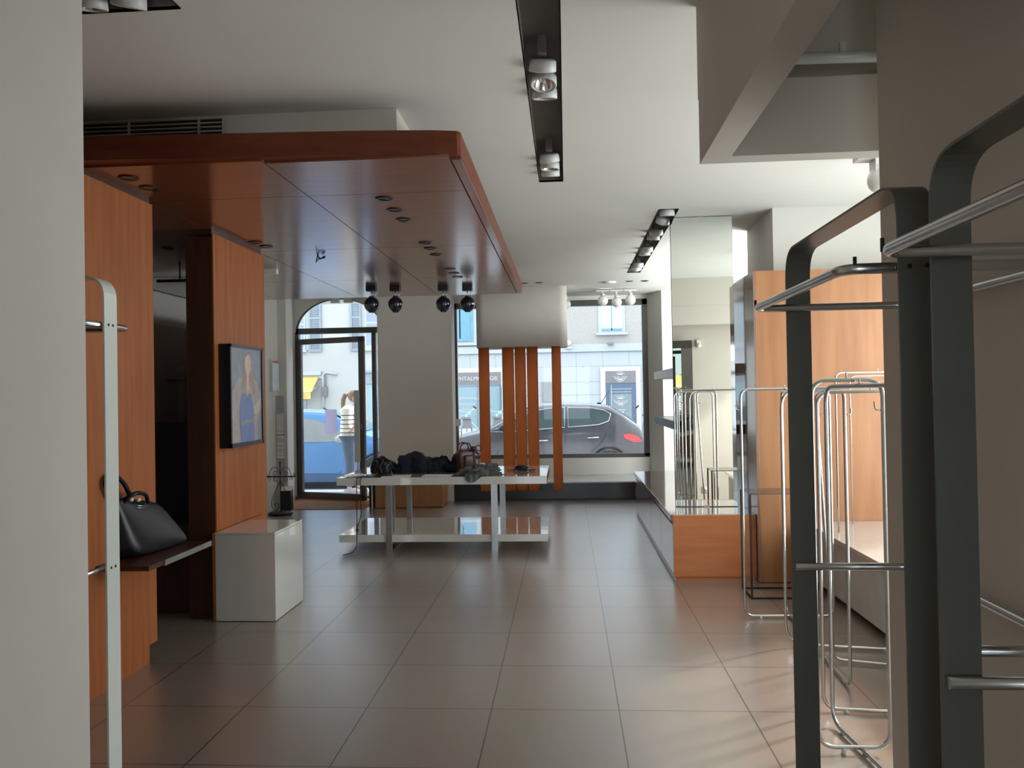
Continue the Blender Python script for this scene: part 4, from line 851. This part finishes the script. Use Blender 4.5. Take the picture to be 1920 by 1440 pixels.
# stone-clad building
rb = empty('stone_clad_building', (0, FY, GZ), 'white stone clad building with roughcast upper floor, seen through the shop window', 'building')
part('upper_wall', MB().box(-5.99, 8, FY, FY+6, 3.2, 9.5), M_rough, rb)
part('ground_floor_wall', MB().box(-5.99, 8, FY-0.02, FY+6, GZ, 3.2), M_stone, rb)
part('string_course', MB().box(-5.99, 8, FY-0.10, FY-0.02, 2.92, 3.17, 0.01), M_stone, rb)
mb = MB()
for z in (2.90, 2.40, 1.86, 1.40): mb.box(-5.99, 8, FY-0.024, FY-0.02, z, z+0.015)
for x in (-3.4, -2.5, -1.05, 0.35, 1.28, 2.2, 3.2): mb.box(x, x+0.013, FY-0.024, FY-0.02, 2.4 if x in (2.2, -3.4) else 1.0, 2.90)
part('stone_joints', mb, M_joint, rb)
for (x0, x1, z0) in ((-4.2, -3.28, 3.36), (1.27, 1.97, 3.62)):
    wv = part('window', MB().box(x0-0.12, x1+0.12, FY-0.03, FY, z0-0.05, 5.3), M_stone, rb)
    part('pane', MB().box(x0, x1, FY-0.036, FY-0.03, z0+0.04, 5.2), mat('pale_curtained_glass', (0.55, 0.66, 0.76), 0.2, coat=0.5), wv)
    part('window_bar', MB().box((x0+x1)/2-0.02, (x0+x1)/2+0.02, FY-0.05, FY-0.036, z0+0.04, 5.2).box(x0, x1, FY-0.05, FY-0.036, z0+0.02, z0+0.10), M_shutb, wv)
    part('window_sill', MB().box(x0-0.2, x1+0.2, FY-0.16, FY, z0-0.13, z0-0.05), M_stone, wv)
shutter(rb, -3.83, -3.27, 3.38, 5.2, M_shutb, False); shutter(rb, -4.9, -4.32, 3.38, 5.2, M_shutb, False)
part('wall_lamp', MB().sphere((0.10, FY-0.18, 3.23), 0.10).box(0.0, 0.22, FY-0.2, FY, 3.04, 3.10), M_letter, rb)
part('wall_camera', MB().box(1.47, 1.66, FY-0.25, FY, 3.14, 3.22, 0.01), M_sign, rb)
# ophthalmology shopfront
oph = empty('eye_clinic_front', (-3.4, FY-0.05, GZ), 'glazed clinic front with a grey OPHTALMOLOGIE sign across the street', 'shopfront')
part('surround', MB().box(-5.4, -2.20, FY-0.06, FY-0.021, 0.0, 2.42), M_letter, oph)
sb = part('sign_board', MB().box(-5.3, -2.31, FY-0.10, FY-0.061, 1.83, 2.27, 0.005), M_sign, oph)
part('lettering', text_mb('OPHTALMOLOGIE', 0.197, 0.004, (-3.23, FY-0.105, 2.045)), M_letter, sb)
part('glass_front', MB().box(-5.3, -2.33, FY-0.08, FY-0.061, 0.3, 1.79), M_teal, oph)
part('frame', MB().box(-5.3, -2.31, FY-0.10, FY-0.061, 1.78, 1.83).box(-2.36, -2.31, FY-0.10, FY-0.061, 0.2, 1.80).box(-3.17, -3.13, FY-0.10, FY-0.061, 0.2, 1.80), M_dwin, oph)
for i, tx in enumerate(['Ophtalmologiste', 'Orthoptiste', 'Vision Lumière', 'Lentilles', 'Optique', 'OCT']):
    part('window_lettering', text_mb(tx, 0.13, 0.002, (-3.86, FY-0.085, 1.36-0.20*i), 'LEFT'), M_letter, oph)
solo('green_sign', MB().box(-2.26, -2.05, FY-0.3, FY-0.06, 0.95, 1.78, 0.02), mat('pale_green_panel', (0.35, 0.58, 0.52), 0.5), 'pale green vertical sign beside the clinic front', 'sign')
solo('wall_cabinet', MB().box(-0.85, -0.50, FY-0.12, FY-0.021, 1.18, 1.88, 0.01), mat('grey_meter_cabinet', (0.20, 0.20, 0.195), 0.7), 'grey meter cabinet on the white stone wall across the street', 'meter cabinet')
dv = empty('clinic_doorway', (1.9, FY-0.05, GZ), 'blue-grey clinic door with round white logos across the street', 'doorway')
part('surround', MB().box(1.19, 1.36, FY-0.10, FY-0.021, GZ+0.14, 2.219).box(2.42, 2.58, FY-0.10, FY-0.021, GZ+0.14, 2.219).box(1.19, 2.58, FY-0.10, FY-0.021, 2.22, 2.36), M_letter, dv)
sb = part('sign_board', MB().box(1.362, 2.418, FY-0.09, FY-0.05, 1.80, 2.218), M_sign, dv)
M_bdoor = mat('blue_door_paint', (0.10, 0.145, 0.22), 0.5)
part('door_leaf', MB().box(1.36, 2.42, FY-0.07, FY-0.022, GZ+0.14, 1.80), M_bdoor, dv)
pn = part('glass_pane', MB().box(1.50, 2.26, FY-0.08, FY-0.071, 0.1, 1.42).box(1.50, 2.26, FY-0.08, FY-0.071, 1.46, 1.52).box(1.50, 2.26, FY-0.08, FY-0.071, 1.56, 1.62), mat('frosted_grey_glass', (0.22, 0.28, 0.30), 0.4), dv)
part('door_handle', MB().box(1.55, 1.575, FY-0.13, FY-0.10, 0.9, 1.74), M_chrome, dv)
def logo(cz, par, yy):
    mb = MB()
    for s_, a in ((1, 0.35), (-1, 0.35)):
        mb.tube([(1.88+0.17*math.cos(PI*(0.14+0.72*i/14)), yy, cz+s_*0.172*math.sin(PI*(0.14+0.72*i/14))) for i in range(15)], 0.010, n=6)
        P = [(1.88+0.10*math.cos(PI*i/12), cz+s_*(0.075+0.055*math.sin(PI*i/12))) for i in range(13)]
        mb.prism(P, 'y', yy-0.004, yy+0.004)
    mb.box(1.66, 2.10, yy-0.004, yy+0.004, cz-0.055, cz-0.035)
    part('emblem', mb, M_letter, par)
    part('lettering', text_mb('Accès Vision', 0.095, 0.003, (1.88, yy, cz+0.012)), M_letter, par)
logo(2.015, sb, FY-0.10); logo(1.17, pn, FY-0.09)
part('small_print', text_mb('Prendre RDV\n04 75 00', 0.05, 0.002, (1.90, FY-0.09, 0.86)) if False else MB().box(1.78, 2.04, FY-0.09, FY-0.085, 0.85, 0.87).box(1.82, 1.88, FY-0.09, FY-0.085, 0.76, 0.81).box(1.92, 1.98, FY-0.09, FY-0.085, 0.76, 0.81), M_letter, pn)

# ---- cars
def lerp(tab, x):
    if x <= tab[0][0]: return tab[0][1]
    for (a, va), (b, vb) in zip(tab, tab[1:]):
        if x <= b: t = (x-a)/(b-a); return va+(vb-va)*t
    return tab[-1][1]
def car(name, label, x0, L, flip, yn, W, gz, top, belt, glass, M_paint, extras, wheels, doors):
    # profile tables run from rear (s=0) to front (s=1); flip=1: front towards -x
    e = empty(name, (x0+(L/2)*(-1 if flip else 1), yn+W/2, gz), label, 'car')
    X = (lambda s: x0-s*L) if flip else (lambda s: x0+s*L)
    yc = yn+W/2
    def half(s, z):
        w = W/2*(1-0.22*max(0, abs(s-0.5)*2-0.72)**1.2/0.28**1.2*0.6)
        zb = lerp(belt, s)
        if z > zb: w -= (z-zb)*0.42
        if z < 0.35: w -= (0.35-z)*0.12
        return w
    def ring(s, k):
        zt = lerp(top, s); zb_ = 0.18+0.10*max(0, abs(s-0.5)*2-0.85)/0.15
        a = k
        if a <= 0.5:
            t = a/0.5; z = zb_+(zt-0.035-zb_)*t; return half(s, z), z
        t = (a-0.5)/0.5; wtop = half(s, zt-0.035); return wtop*math.cos(t*PI/2)**0.6 if t < 1 else 0.0, zt-0.035+0.035*math.sin(t*PI/2)
    mb = MB(); n = 72; m = 22
    for sd in (-1, 1):
        mb.grid(lambda u, v, sd=sd: Vector((X(u), yc+sd*ring(u, v)[0], gz+ring(u, v)[1])), n, m)
    for u in (0.0, 1.0):
        V = [mb.bm.verts.new((X(u), yc+sd*ring(u, k/10)[0], gz+ring(u, k/10)[1])) for sd, ks in ((-1, range(11)), (1, range(9, -1, -1))) for k in ks]
        mb.bm.faces.new(V)
    bmesh.ops.remove_doubles(mb.bm, verts=list(mb.bm.verts), dist=0.002)
    part('body', mb, M_paint, e)
    def patch(poly, off, nm, m_, par, sides=(-1,), ch=False):
        for sd in sides:
            t = bmesh.new(); V = [t.verts.new((p[0], 0, p[1])) for p in poly]; t.faces.new(V)
            bmesh.ops.triangulate(t, faces=list(t.faces)); bmesh.ops.subdivide_edges(t, edges=list(t.edges), cuts=5, use_grid_fill=True)
            for v in t.verts: s, z = v.co.x, v.co.z; v.co = Vector((X(s), yc+sd*(half(s, z)+off), gz+z))
            for f in t.faces: f.smooth = True
            q = MB(); q.join(t); o = part(nm, q, m_, par)
            if ch: part('trim_line', MB().tube([(X(s), yc+sd*(half(s, z)+off+0.002), gz+z) for s, z in poly], 0.008, True, 6), M_chrome, o)
        return o
    for nm, poly, ch in glass: patch(poly, 0.006, nm, M_cglass, e, (-1, 1), ch)
    for nm, poly, m_ in extras: patch(poly, 0.010, nm, m_, e)
    for poly in doors:
        part('door_seam', MB().tube([(X(s), yc-half(s, z)-0.001, gz+z) for s, z in poly], 0.003, False, 6), M_black, e)
    for s in wheels:
        for sd in (-1, 1):
            R = Matrix.Rotation(PI/2, 4, 'X'); c = (X(s), yc+sd*(W/2-0.09), gz+0.30)
            wv = part('wheel', MB().lathe([(0.19, -0.10), (0.29, -0.10), (0.30, -0.06), (0.30, 0.06), (0.29, 0.10), (0.19, 0.10)], c, 28, R), M_black, e)
            part('rim', MB().lathe([(0.0, -0.085), (0.05, -0.095), (0.19, -0.085), (0.19, 0.085), (0.05, 0.095), (0.0, 0.085)], c, 20, R), M_chrome, wv)
            part('wheel_arch', MB().tube([(X(s)+0.335*math.cos(PI*i/16), yc+sd*(half(s, 0.35)+0.002), gz+0.30+0.335*math.sin(PI*i/16)) for i in range(17)], 0.022, False, 8), M_black, e)
    return e, X, yc, half
M_cglass = mat('car_window_glass', (0.07, 0.115, 0.125), 0.08, coat=1.0)
M_grey = mat('dark_grey_car_paint', (0.085, 0.092, 0.115), 0.25, coat=1.0, var=0.02)
M_blue = mat('bright_blue_car_paint', (0.075, 0.27, 0.60), 0.35, coat=0.6, var=0.02)
M_taill = mat('red_tail_light', (0.75, 0.05, 0.07), 0.2, coat=0.8)
gtop = [(0.0, 0.62), (0.008, 0.86), (0.030, 1.00), (0.09, 1.17), (0.165, 1.345), (0.25, 1.385), (0.36, 1.40), (0.46, 1.385), (0.54, 1.31), (0.64, 1.12), (0.72, 0.96), (0.82, 0.88), (0.92, 0.76), (0.975, 0.60), (1.0, 0.45)]
gbelt = [(0.0, 0.70), (0.1, 1.02), (0.2, 0.985), (0.45, 0.93), (0.7, 0.86), (1.0, 0.6)]
e, X, yc, half = car('grey_hatchback', 'dark grey hatchback parked outside the large shop window', 1.385, 3.97, True, 14.0, 1.72, GZ-0.03, gtop, gbelt,
    [('rear_side_window', [(0.155, 1.20), (0.165, 1.08), (0.21, 1.02), (0.345, 0.985), (0.345, 1.315), (0.24, 1.30), (0.185, 1.26)], True),
     ('front_side_window', [(0.36, 0.98), (0.36, 1.315), (0.44, 1.30), (0.50, 1.255), (0.565, 1.17), (0.62, 1.06), (0.60, 0.925)], True),
     ('quarter_window', [(0.625, 0.92), (0.63, 1.03), (0.695, 0.93)], True)], M_grey,
    [('tail_light', [(0.02, 0.72), (0.035, 0.81), (0.075, 0.865), (0.105, 0.85), (0.095, 0.78), (0.05, 0.715)], M_taill)], (0.165, 0.80),
    [[(0.155, 1.16), (0.175, 0.9), (0.20, 0.72), (0.28, 0.45), (0.30, 0.30)], [(0.355, 1.31), (0.355, 0.90), (0.365, 0.30)], [(0.65, 0.95), (0.66, 0.60), (0.655, 0.30)], [(0.28, 0.28), (0.66, 0.28)]])
for s in (0.235, 0.46):
    z = 0.80 if s < 0.4 else 0.76
    part('door_handle', MB().tube([(X(s-0.025), yc-half(s, z)-0.012, GZ-0.03+z+0.01), (X(s+0.025), yc-half(s, z)-0.012, GZ-0.03+z)], 0.013, n=8), M_chrome, e)
part('roof_antenna', MB().tube([(X(0.19), yc-0.2, GZ+1.34), (X(0.19)+0.16, yc-0.2, GZ+1.58)], 0.006, n=6).sphere((X(0.20), yc-0.2, GZ+1.34), 0.03, (1.6, 0.7, 0.6), 10, 6), M_black, e)
part('side_mirror', MB().sphere((X(0.63), yc-0.93, GZ+0.96), 0.09, (1.0, 0.7, 0.7)), M_black, e)
rw = MB()
for sd in (-1, 1): pass
rw.grid(lambda u, v: Vector((X(0.045+0.105*v)+0.01, yc+(u-0.5)*1.10*(1-0.12*v), GZ-0.03+lerp(gtop, 0.045+0.105*v)+0.008)), 8, 8)
part('rear_window', rw, M_cglass, e)
fwn = MB(); fwn.grid(lambda u, v: Vector((X(0.50+0.20*v), yc+(u-0.5)*1.15, GZ-0.03+lerp(gtop, 0.50+0.20*v)+0.012)), 8, 10)
part('windscreen', fwn, M_cglass, e)
e.scale = (1, 1, 1.05)
btop = [(0.0, 0.6), (0.03, 1.0), (0.10, 1.30), (0.2, 1.385), (0.35, 1.42), (0.50, 1.405), (0.575, 1.37), (0.66, 1.21), (0.76, 0.99), (0.86, 0.91), (0.95, 0.76), (1.0, 0.45)]
bbelt = [(0.0, 0.8), (0.2, 0.84), (0.7, 0.82), (1.0, 0.6)]
M_bin = mat('grey_car_interior_glass', (0.26, 0.29, 0.31), 0.12, coat=0.8)
M_cglass2 = M_cglass; M_cglass = M_bin
e, X, yc, half = car('blue_hatchback', 'bright blue hatchback parked outside the entrance door', -6.35, 3.62, False, 13.85, 1.62, GZ-0.03, btop, bbelt,
    [('side_window', [(0.33, 0.845), (0.33, 1.25), (0.43, 1.27), (0.50, 1.235), (0.57, 1.15), (0.63, 1.03), (0.665, 0.92), (0.655, 0.845)], False), ('rear_side_window', [(0.12, 0.86), (0.14, 1.16), (0.20, 1.25), (0.31, 1.25), (0.31, 0.845)], False)], M_blue, [], (0.17, 0.83),
    [[(0.32, 1.28), (0.315, 0.8), (0.325, 0.28)], [(0.66, 0.86), (0.665, 0.60), (0.64, 0.28)], [(0.325, 0.28), (0.64, 0.28)]])
part('door_handle', MB().box(X(0.345), X(0.395), yc-0.835, yc-0.80, GZ+0.60, GZ+0.65, 0.01), mat('dark_blue_plastic', (0.12, 0.25, 0.40), 0.5), e)
part('side_mirror', MB().sphere((X(0.645), yc-0.90, GZ+0.86), 0.10, (0.8, 0.7, 0.75)).tube([(X(0.645), yc-0.85, GZ+0.9), (X(0.65), yc-0.78, GZ+0.98)], 0.02, n=8), mat('grey_mirror_shell', (0.35, 0.37, 0.40), 0.4), e)
part('sill_trim', MB().box(X(0.25), X(0.72), yc-0.815, yc-0.79, GZ+0.10, GZ+0.24, 0.01), mat('dark_blue_sill', (0.06, 0.12, 0.24), 0.6), e)
part('roof_antenna', MB().tube([(X(0.54), yc-0.3, GZ+1.37), (X(0.515), yc-0.3, GZ+1.41)], 0.012, n=6), M_black, e)
fwn = MB(); fwn.grid(lambda u, v: Vector((X(0.595+0.155*v), yc+(u-0.5)*1.15, GZ-0.03+lerp(btop, 0.595+0.155*v)+0.012)), 8, 10)
part('windscreen', fwn, M_cglass2, e)

# ---- share bikes across the street
def bike(x, y, label):
    e = empty('city_bicycle', (x, y, GZ), label, 'bicycle', 'parked city bicycles across the street')
    M_bg = mat('bike_green', (0.25, 0.55, 0.48), 0.4)
    for dx in (-0.0, 0.55):
        part('wheel', MB().tube([(x+dx+0.0*i+0.32*math.cos(2*PI*i/24)*0.45, y+0.32*math.cos(2*PI*i/24)*0.8+dx, GZ+0.36+0.32*math.sin(2*PI*i/24)) for i in range(24)], 0.02, True, 6), M_sign, e)
    part('frame', MB().tube([(x, y, GZ+0.36), (x, y, GZ+0.95)], 0.03, n=8).tube([(x, y, GZ+0.80), (x+0.4, y+0.4, GZ+0.40), (x+0.55, y+0.55, GZ+0.36)], 0.03, n=8), M_letter, e)
    part('handlebar', MB().tube(fillet([(x-0.28, y-0.05, GZ+1.13), (x-0.14, y, GZ+1.02), (x+0.14, y, GZ+1.02), (x+0.30, y-0.05, GZ+1.18)], 0.06), 0.016, n=6), M_chrome, e)
    part('grip', MB().tube([(x-0.33, y-0.05, GZ+1.06), (x-0.24, y-0.05, GZ+1.16)], 0.025, n=6).tube([(x+0.24, y-0.05, GZ+1.22), (x+0.34, y-0.05, GZ+1.14)], 0.025, n=6), M_black, e)
    part('basket', MB().box(x-0.14, x+0.14, y-0.25, y-0.05, GZ+0.80, GZ+0.86).box(x-0.10, x+0.18, y-0.2, y-0.1, GZ+0.5, GZ+0.8, 0.02), M_sign, e)
    part('front_badge', MB().sphere((x+0.12, y-0.24, GZ+0.98), 0.07, u=10, v=8), M_bg, e)
    return e
bike(-3.35, 26.3, 'city bicycle in front of the clinic window, left of the far left slat')
bike(-2.35, 26.5, 'city bicycle in front of the clinic window, right of the far left slat')
bike(2.62, 26.6, 'city bicycle parked beside the clinic door behind the hatchback')

# ---- person on the pavement
def skin(name, verts, edges, radii, m_, parent, root_i=0, sub=2):
    me = bpy.data.meshes.new(name); me.from_pydata([Vector(v) for v in verts], edges, []); o = bpy.data.objects.new(name, me); COL.objects.link(o)
    o.modifiers.new('s', 'SKIN'); sv = me.skin_vertices[0].data
    for i, r in enumerate(radii): sv[i].radius = (r, r) if not isinstance(r, tuple) else r; sv[i].use_root = (i == root_i)
    o.modifiers.new('u', 'SUBSURF').levels = sub; bpy.context.view_layer.update()
    m2 = bpy.data.meshes.new_from_object(o.evaluated_get(bpy.context.evaluated_depsgraph_get()))
    bpy.data.objects.remove(o); mb = MB(); mb.bm.from_mesh(m2); bpy.data.meshes.remove(m2); return mb
PX, PY = -3.60, 13.0
pe = empty('person', (PX, PY, GZ), 'person in a striped cream jumper and blue jeans with a ponytail outside the door', 'person', rz=0)
def W(x, y, z): return Vector((PX+x, PY+y, GZ+z))
bv = [W(0, 0, .92), W(0, 0, 1.10), W(.01, -.0, 1.30), W(.02, 0, 1.40), W(.035, 0, 1.47), W(.05, 0, 1.55),
      W(-.02, -.17, 1.36), W(.0, -.21, 1.12), W(.06, -.20, 1.04), W(.11, -.16, 1.12),
      W(.02, .17, 1.36), W(.06, .20, 1.12), W(.08, .17, 1.04), W(.13, .12, 1.12),
      W(-.0, -.09, .86), W(.03, -.09, .50), W(-.02, -.08, .09), W(.07, -.09, .04),
      W(.0, .09, .86), W(.06, .10, .50), W(.08, .10, .09), W(.17, .10, .04)]
be = [(0, 1), (1, 2), (2, 3), (3, 4), (4, 5), (3, 6), (6, 7), (7, 8), (8, 9), (3, 10), (10, 11), (11, 12), (12, 13), (0, 14), (14, 15), (15, 16), (16, 17), (0, 18), (18, 19), (19, 20), (20, 21)]
br_ = [.10, .10, .115, .09, .05, .05, .055, .043, .033, .028, .055, .043, .033, .028, .07, .055, .04, .024, .07, .055, .04, .024]
M_skin = mat('skin', (0.70, 0.45, 0.36), 0.55, var=0.03)
mb = skin('body', bv, be, br_, M_skin, pe)
hd = bmesh.new(); bmesh.ops.create_uvsphere(hd, u_segments=24, v_segments=18, radius=1)
for v in hd.verts:
    p = v.co.copy(); x, y, z = p
    q = Vector((x*0.092, y*0.072, z*0.115))
    if z < 0: q.y *= 1-0.25*(-z); q.x = q.x*(1-0.10*(-z))+0.012*(-z)
    if x > 0.80 and -0.25 < z < 0.15 and abs(y) < 0.3: q.x += 0.022*(1-abs(y)/0.3)*(0.4-z)  # nose
    if x > 0.7 and 0.05 < z < 0.25 and 0.2 < abs(y) < 0.6: q.x -= 0.006                     # eye sockets
    if x > 0.7 and -0.55 < z < -0.40 and abs(y) < 0.35: q.x += 0.006                        # lips
    v.co = Matrix.Rotation(-0.28, 3, 'Z') @ (Matrix.Rotation(0.22, 3, 'Y') @ q) + W(.075, 0, 1.595)
for f in hd.faces: f.smooth = True
mb.join(hd)
# ears and hands with fingers joined to the body mesh
for sd in (-1, 1): mb.sphere(W(.065, sd*0.072, 1.59), 0.026, (0.8, 0.35, 1.2), 10, 8)
for (hx, hy, hz) in ((.11, -.155, 1.13), (.13, .11, 1.13)):
    mb.sphere(W(hx+0.03, hy, hz), 0.042, (1.1, 0.5, 0.9), 12, 8)
    for k in range(4):
        f0 = W(hx+0.06, hy, hz+0.028-0.018*k); mb.tube([f0, f0+Vector((0.035-0.004*abs(k-1), 0.008, -0.004)), f0+Vector((0.050-0.005*abs(k-1), 0.022, -0.012))], [0.009, 0.008, 0.006], n=8)
    f0 = W(hx+0.02, hy, hz+0.035); mb.tube([f0, f0+Vector((0.025, 0.012, 0.02)), f0+Vector((0.045, 0.016, 0.018))], [0.010, 0.009, 0.007], n=8)
part('body', mb, M_skin, pe)
# jumper
def jmat():
    m = bpy.data.materials.new('striped_knit'); m.use_nodes = True; nt = m.node_tree; b = nt.nodes['Principled BSDF']
    g = nt.nodes.new('ShaderNodeTexCoord'); sx = nt.nodes.new('ShaderNodeSeparateXYZ'); nt.links.new(g.outputs['Object'], sx.inputs[0])
    a = nt.nodes.new('ShaderNodeMath'); a.operation = 'MULTIPLY'; a.inputs[1].default_value = 1/0.072; nt.links.new(sx.outputs[2], a.inputs[0])
    f = nt.nodes.new('ShaderNodeMath'); f.operation = 'FRACT'; nt.links.new(a.outputs[0], f.inputs[0])
    l = nt.nodes.new('ShaderNodeMath'); l.operation = 'LESS_THAN'; l.inputs[1].default_value = 0.22; nt.links.new(f.outputs[0], l.inputs[0])
    g1 = nt.nodes.new('ShaderNodeMath'); g1.operation = 'GREATER_THAN'; g1.inputs[1].default_value = 0.99; nt.links.new(sx.outputs[2], g1.inputs[0])
    g2 = nt.nodes.new('ShaderNodeMath'); g2.operation = 'LESS_THAN'; g2.inputs[1].default_value = 1.36; nt.links.new(sx.outputs[2], g2.inputs[0])
    m1 = nt.nodes.new('ShaderNodeMath'); m1.operation = 'MULTIPLY'; nt.links.new(l.outputs[0], m1.inputs[0]); nt.links.new(g1.outputs[0], m1.inputs[1])
    m2 = nt.nodes.new('ShaderNodeMath'); m2.operation = 'MULTIPLY'; nt.links.new(m1.outputs[0], m2.inputs[0]); nt.links.new(g2.outputs[0], m2.inputs[1])
    mx = nt.nodes.new('ShaderNodeMix'); mx.data_type = 'RGBA'; nt.links.new(m2.outputs[0], mx.inputs[0]); mx.inputs[6].default_value = (0.82, 0.79, 0.74, 1); mx.inputs[7].default_value = (0.10, 0.09, 0.10, 1)
    nt.links.new(mx.outputs[2], b.inputs['Base Color']); b.inputs['Roughness'].default_value = 0.9; return m
jv = [W(-.01, 0, .84), W(-.01, 0, 1.08), W(.0, 0, 1.30), W(.02, 0, 1.41), W(.035, 0, 1.48), W(-.02, -.16, 1.36), W(-.01, -.215, 1.12), W(.06, -.20, 1.05), W(.02, .16, 1.36), W(.05, .21, 1.12), W(.08, .17, 1.05)]
mb = skin('jumper', jv, [(0, 1), (1, 2), (2, 3), (3, 4), (3, 5), (5, 6), (6, 7), (3, 8), (8, 9), (9, 10)], [.185, .18, .165, .11, .075, .10, .095, .06, .10, .095, .06], None, pe)
part('jumper', mb, jmat(), pe)
jn = [W(0, 0, 1.06), W(-.0, -.09, .80), W(.03, -.09, .48), W(-.02, -.08, .10), W(.0, .09, .80), W(.06, .10, .48), W(.08, .10, .10)]
mb = skin('jeans', jn, [(0, 1), (1, 2), (2, 3), (0, 4), (4, 5), (5, 6)], [.155, .125, .10, .10, .125, .10, .10], None, pe)
part('jeans', mb, mat('blue_denim', (0.12, 0.17, 0.26), 0.9, var=0.15, vs=9), pe)
for (sx_, sy_) in ((0.03, -.085), (0.13, .10)):
    mb = MB().sphere(W(sx_, sy_, .05), 0.056, (2.5, 0.95, 0.9)); part('shoe', mb, mat('grey_trainer', (0.35, 0.35, 0.37), 0.7), pe)
mb = MB().sphere(W(.055, 0, 1.625), 0.098, (0.98, 0.84, 0.98), 24, 16)
for v in mb.bm.verts:
    l = v.co-W(.075, 0, 1.595)
    if l.x > 0.045 and l.z < 0.06: v.co.x -= (l.x-0.045)*1.1
mb.tube([W(-.03, 0, 1.64), W(-.085, .0, 1.64), W(-.12, 0, 1.56), W(-.125, 0, 1.45), W(-.13, 0, 1.33)], [0.026, 0.04, 0.042, 0.036, 0.012], n=12)
part('hair', mb, mat('light_brown_hair', (0.30, 0.20, 0.12), 0.6, var=0.3, vs=40, stretch=(3, 3, 0.5)), pe)
part('hair_tie', MB().lathe([(0.030, -0.010), (0.036, 0.0), (0.030, 0.010)], W(-.052, 0, 1.64), 16, Matrix.Rotation(PI/2, 4, 'Y')), M_letter, pe)
part('collar', MB().lathe([(0.078, -0.04), (0.066, 0.0), (0.062, 0.04), (0.054, 0.045), (0.056, -0.03)], W(.045, 0, 1.485), 20), M_paper, pe, label='cream roll collar')
# outdoor surface colours, darkened so the strong sky does not bleach the street
OUT = (M_cream, M_rough, M_stone, M_joint, M_shut, M_shutb, M_sign, M_letter, M_teal, M_bdoor, M_yel, M_grey, M_blue, M_cglass, M_bin, M_cglass2)
for m_ in list(OUT)+[bpy.data.materials[n] for n in ('pale_asphalt', 'pale_pavement', 'pale_far_pavement', 'striped_knit', 'skin', 'blue_denim', 'frosted_grey_glass', 'pale_curtained_glass')]:
    for nd in m_.node_tree.nodes:
        if nd.type == 'VALTORGB' and not nd.get('lv'):
            nd['lv'] = 1
            for el in nd.color_ramp.elements: el.color = (*[c*0.80 for c in el.color[:3]], 1)
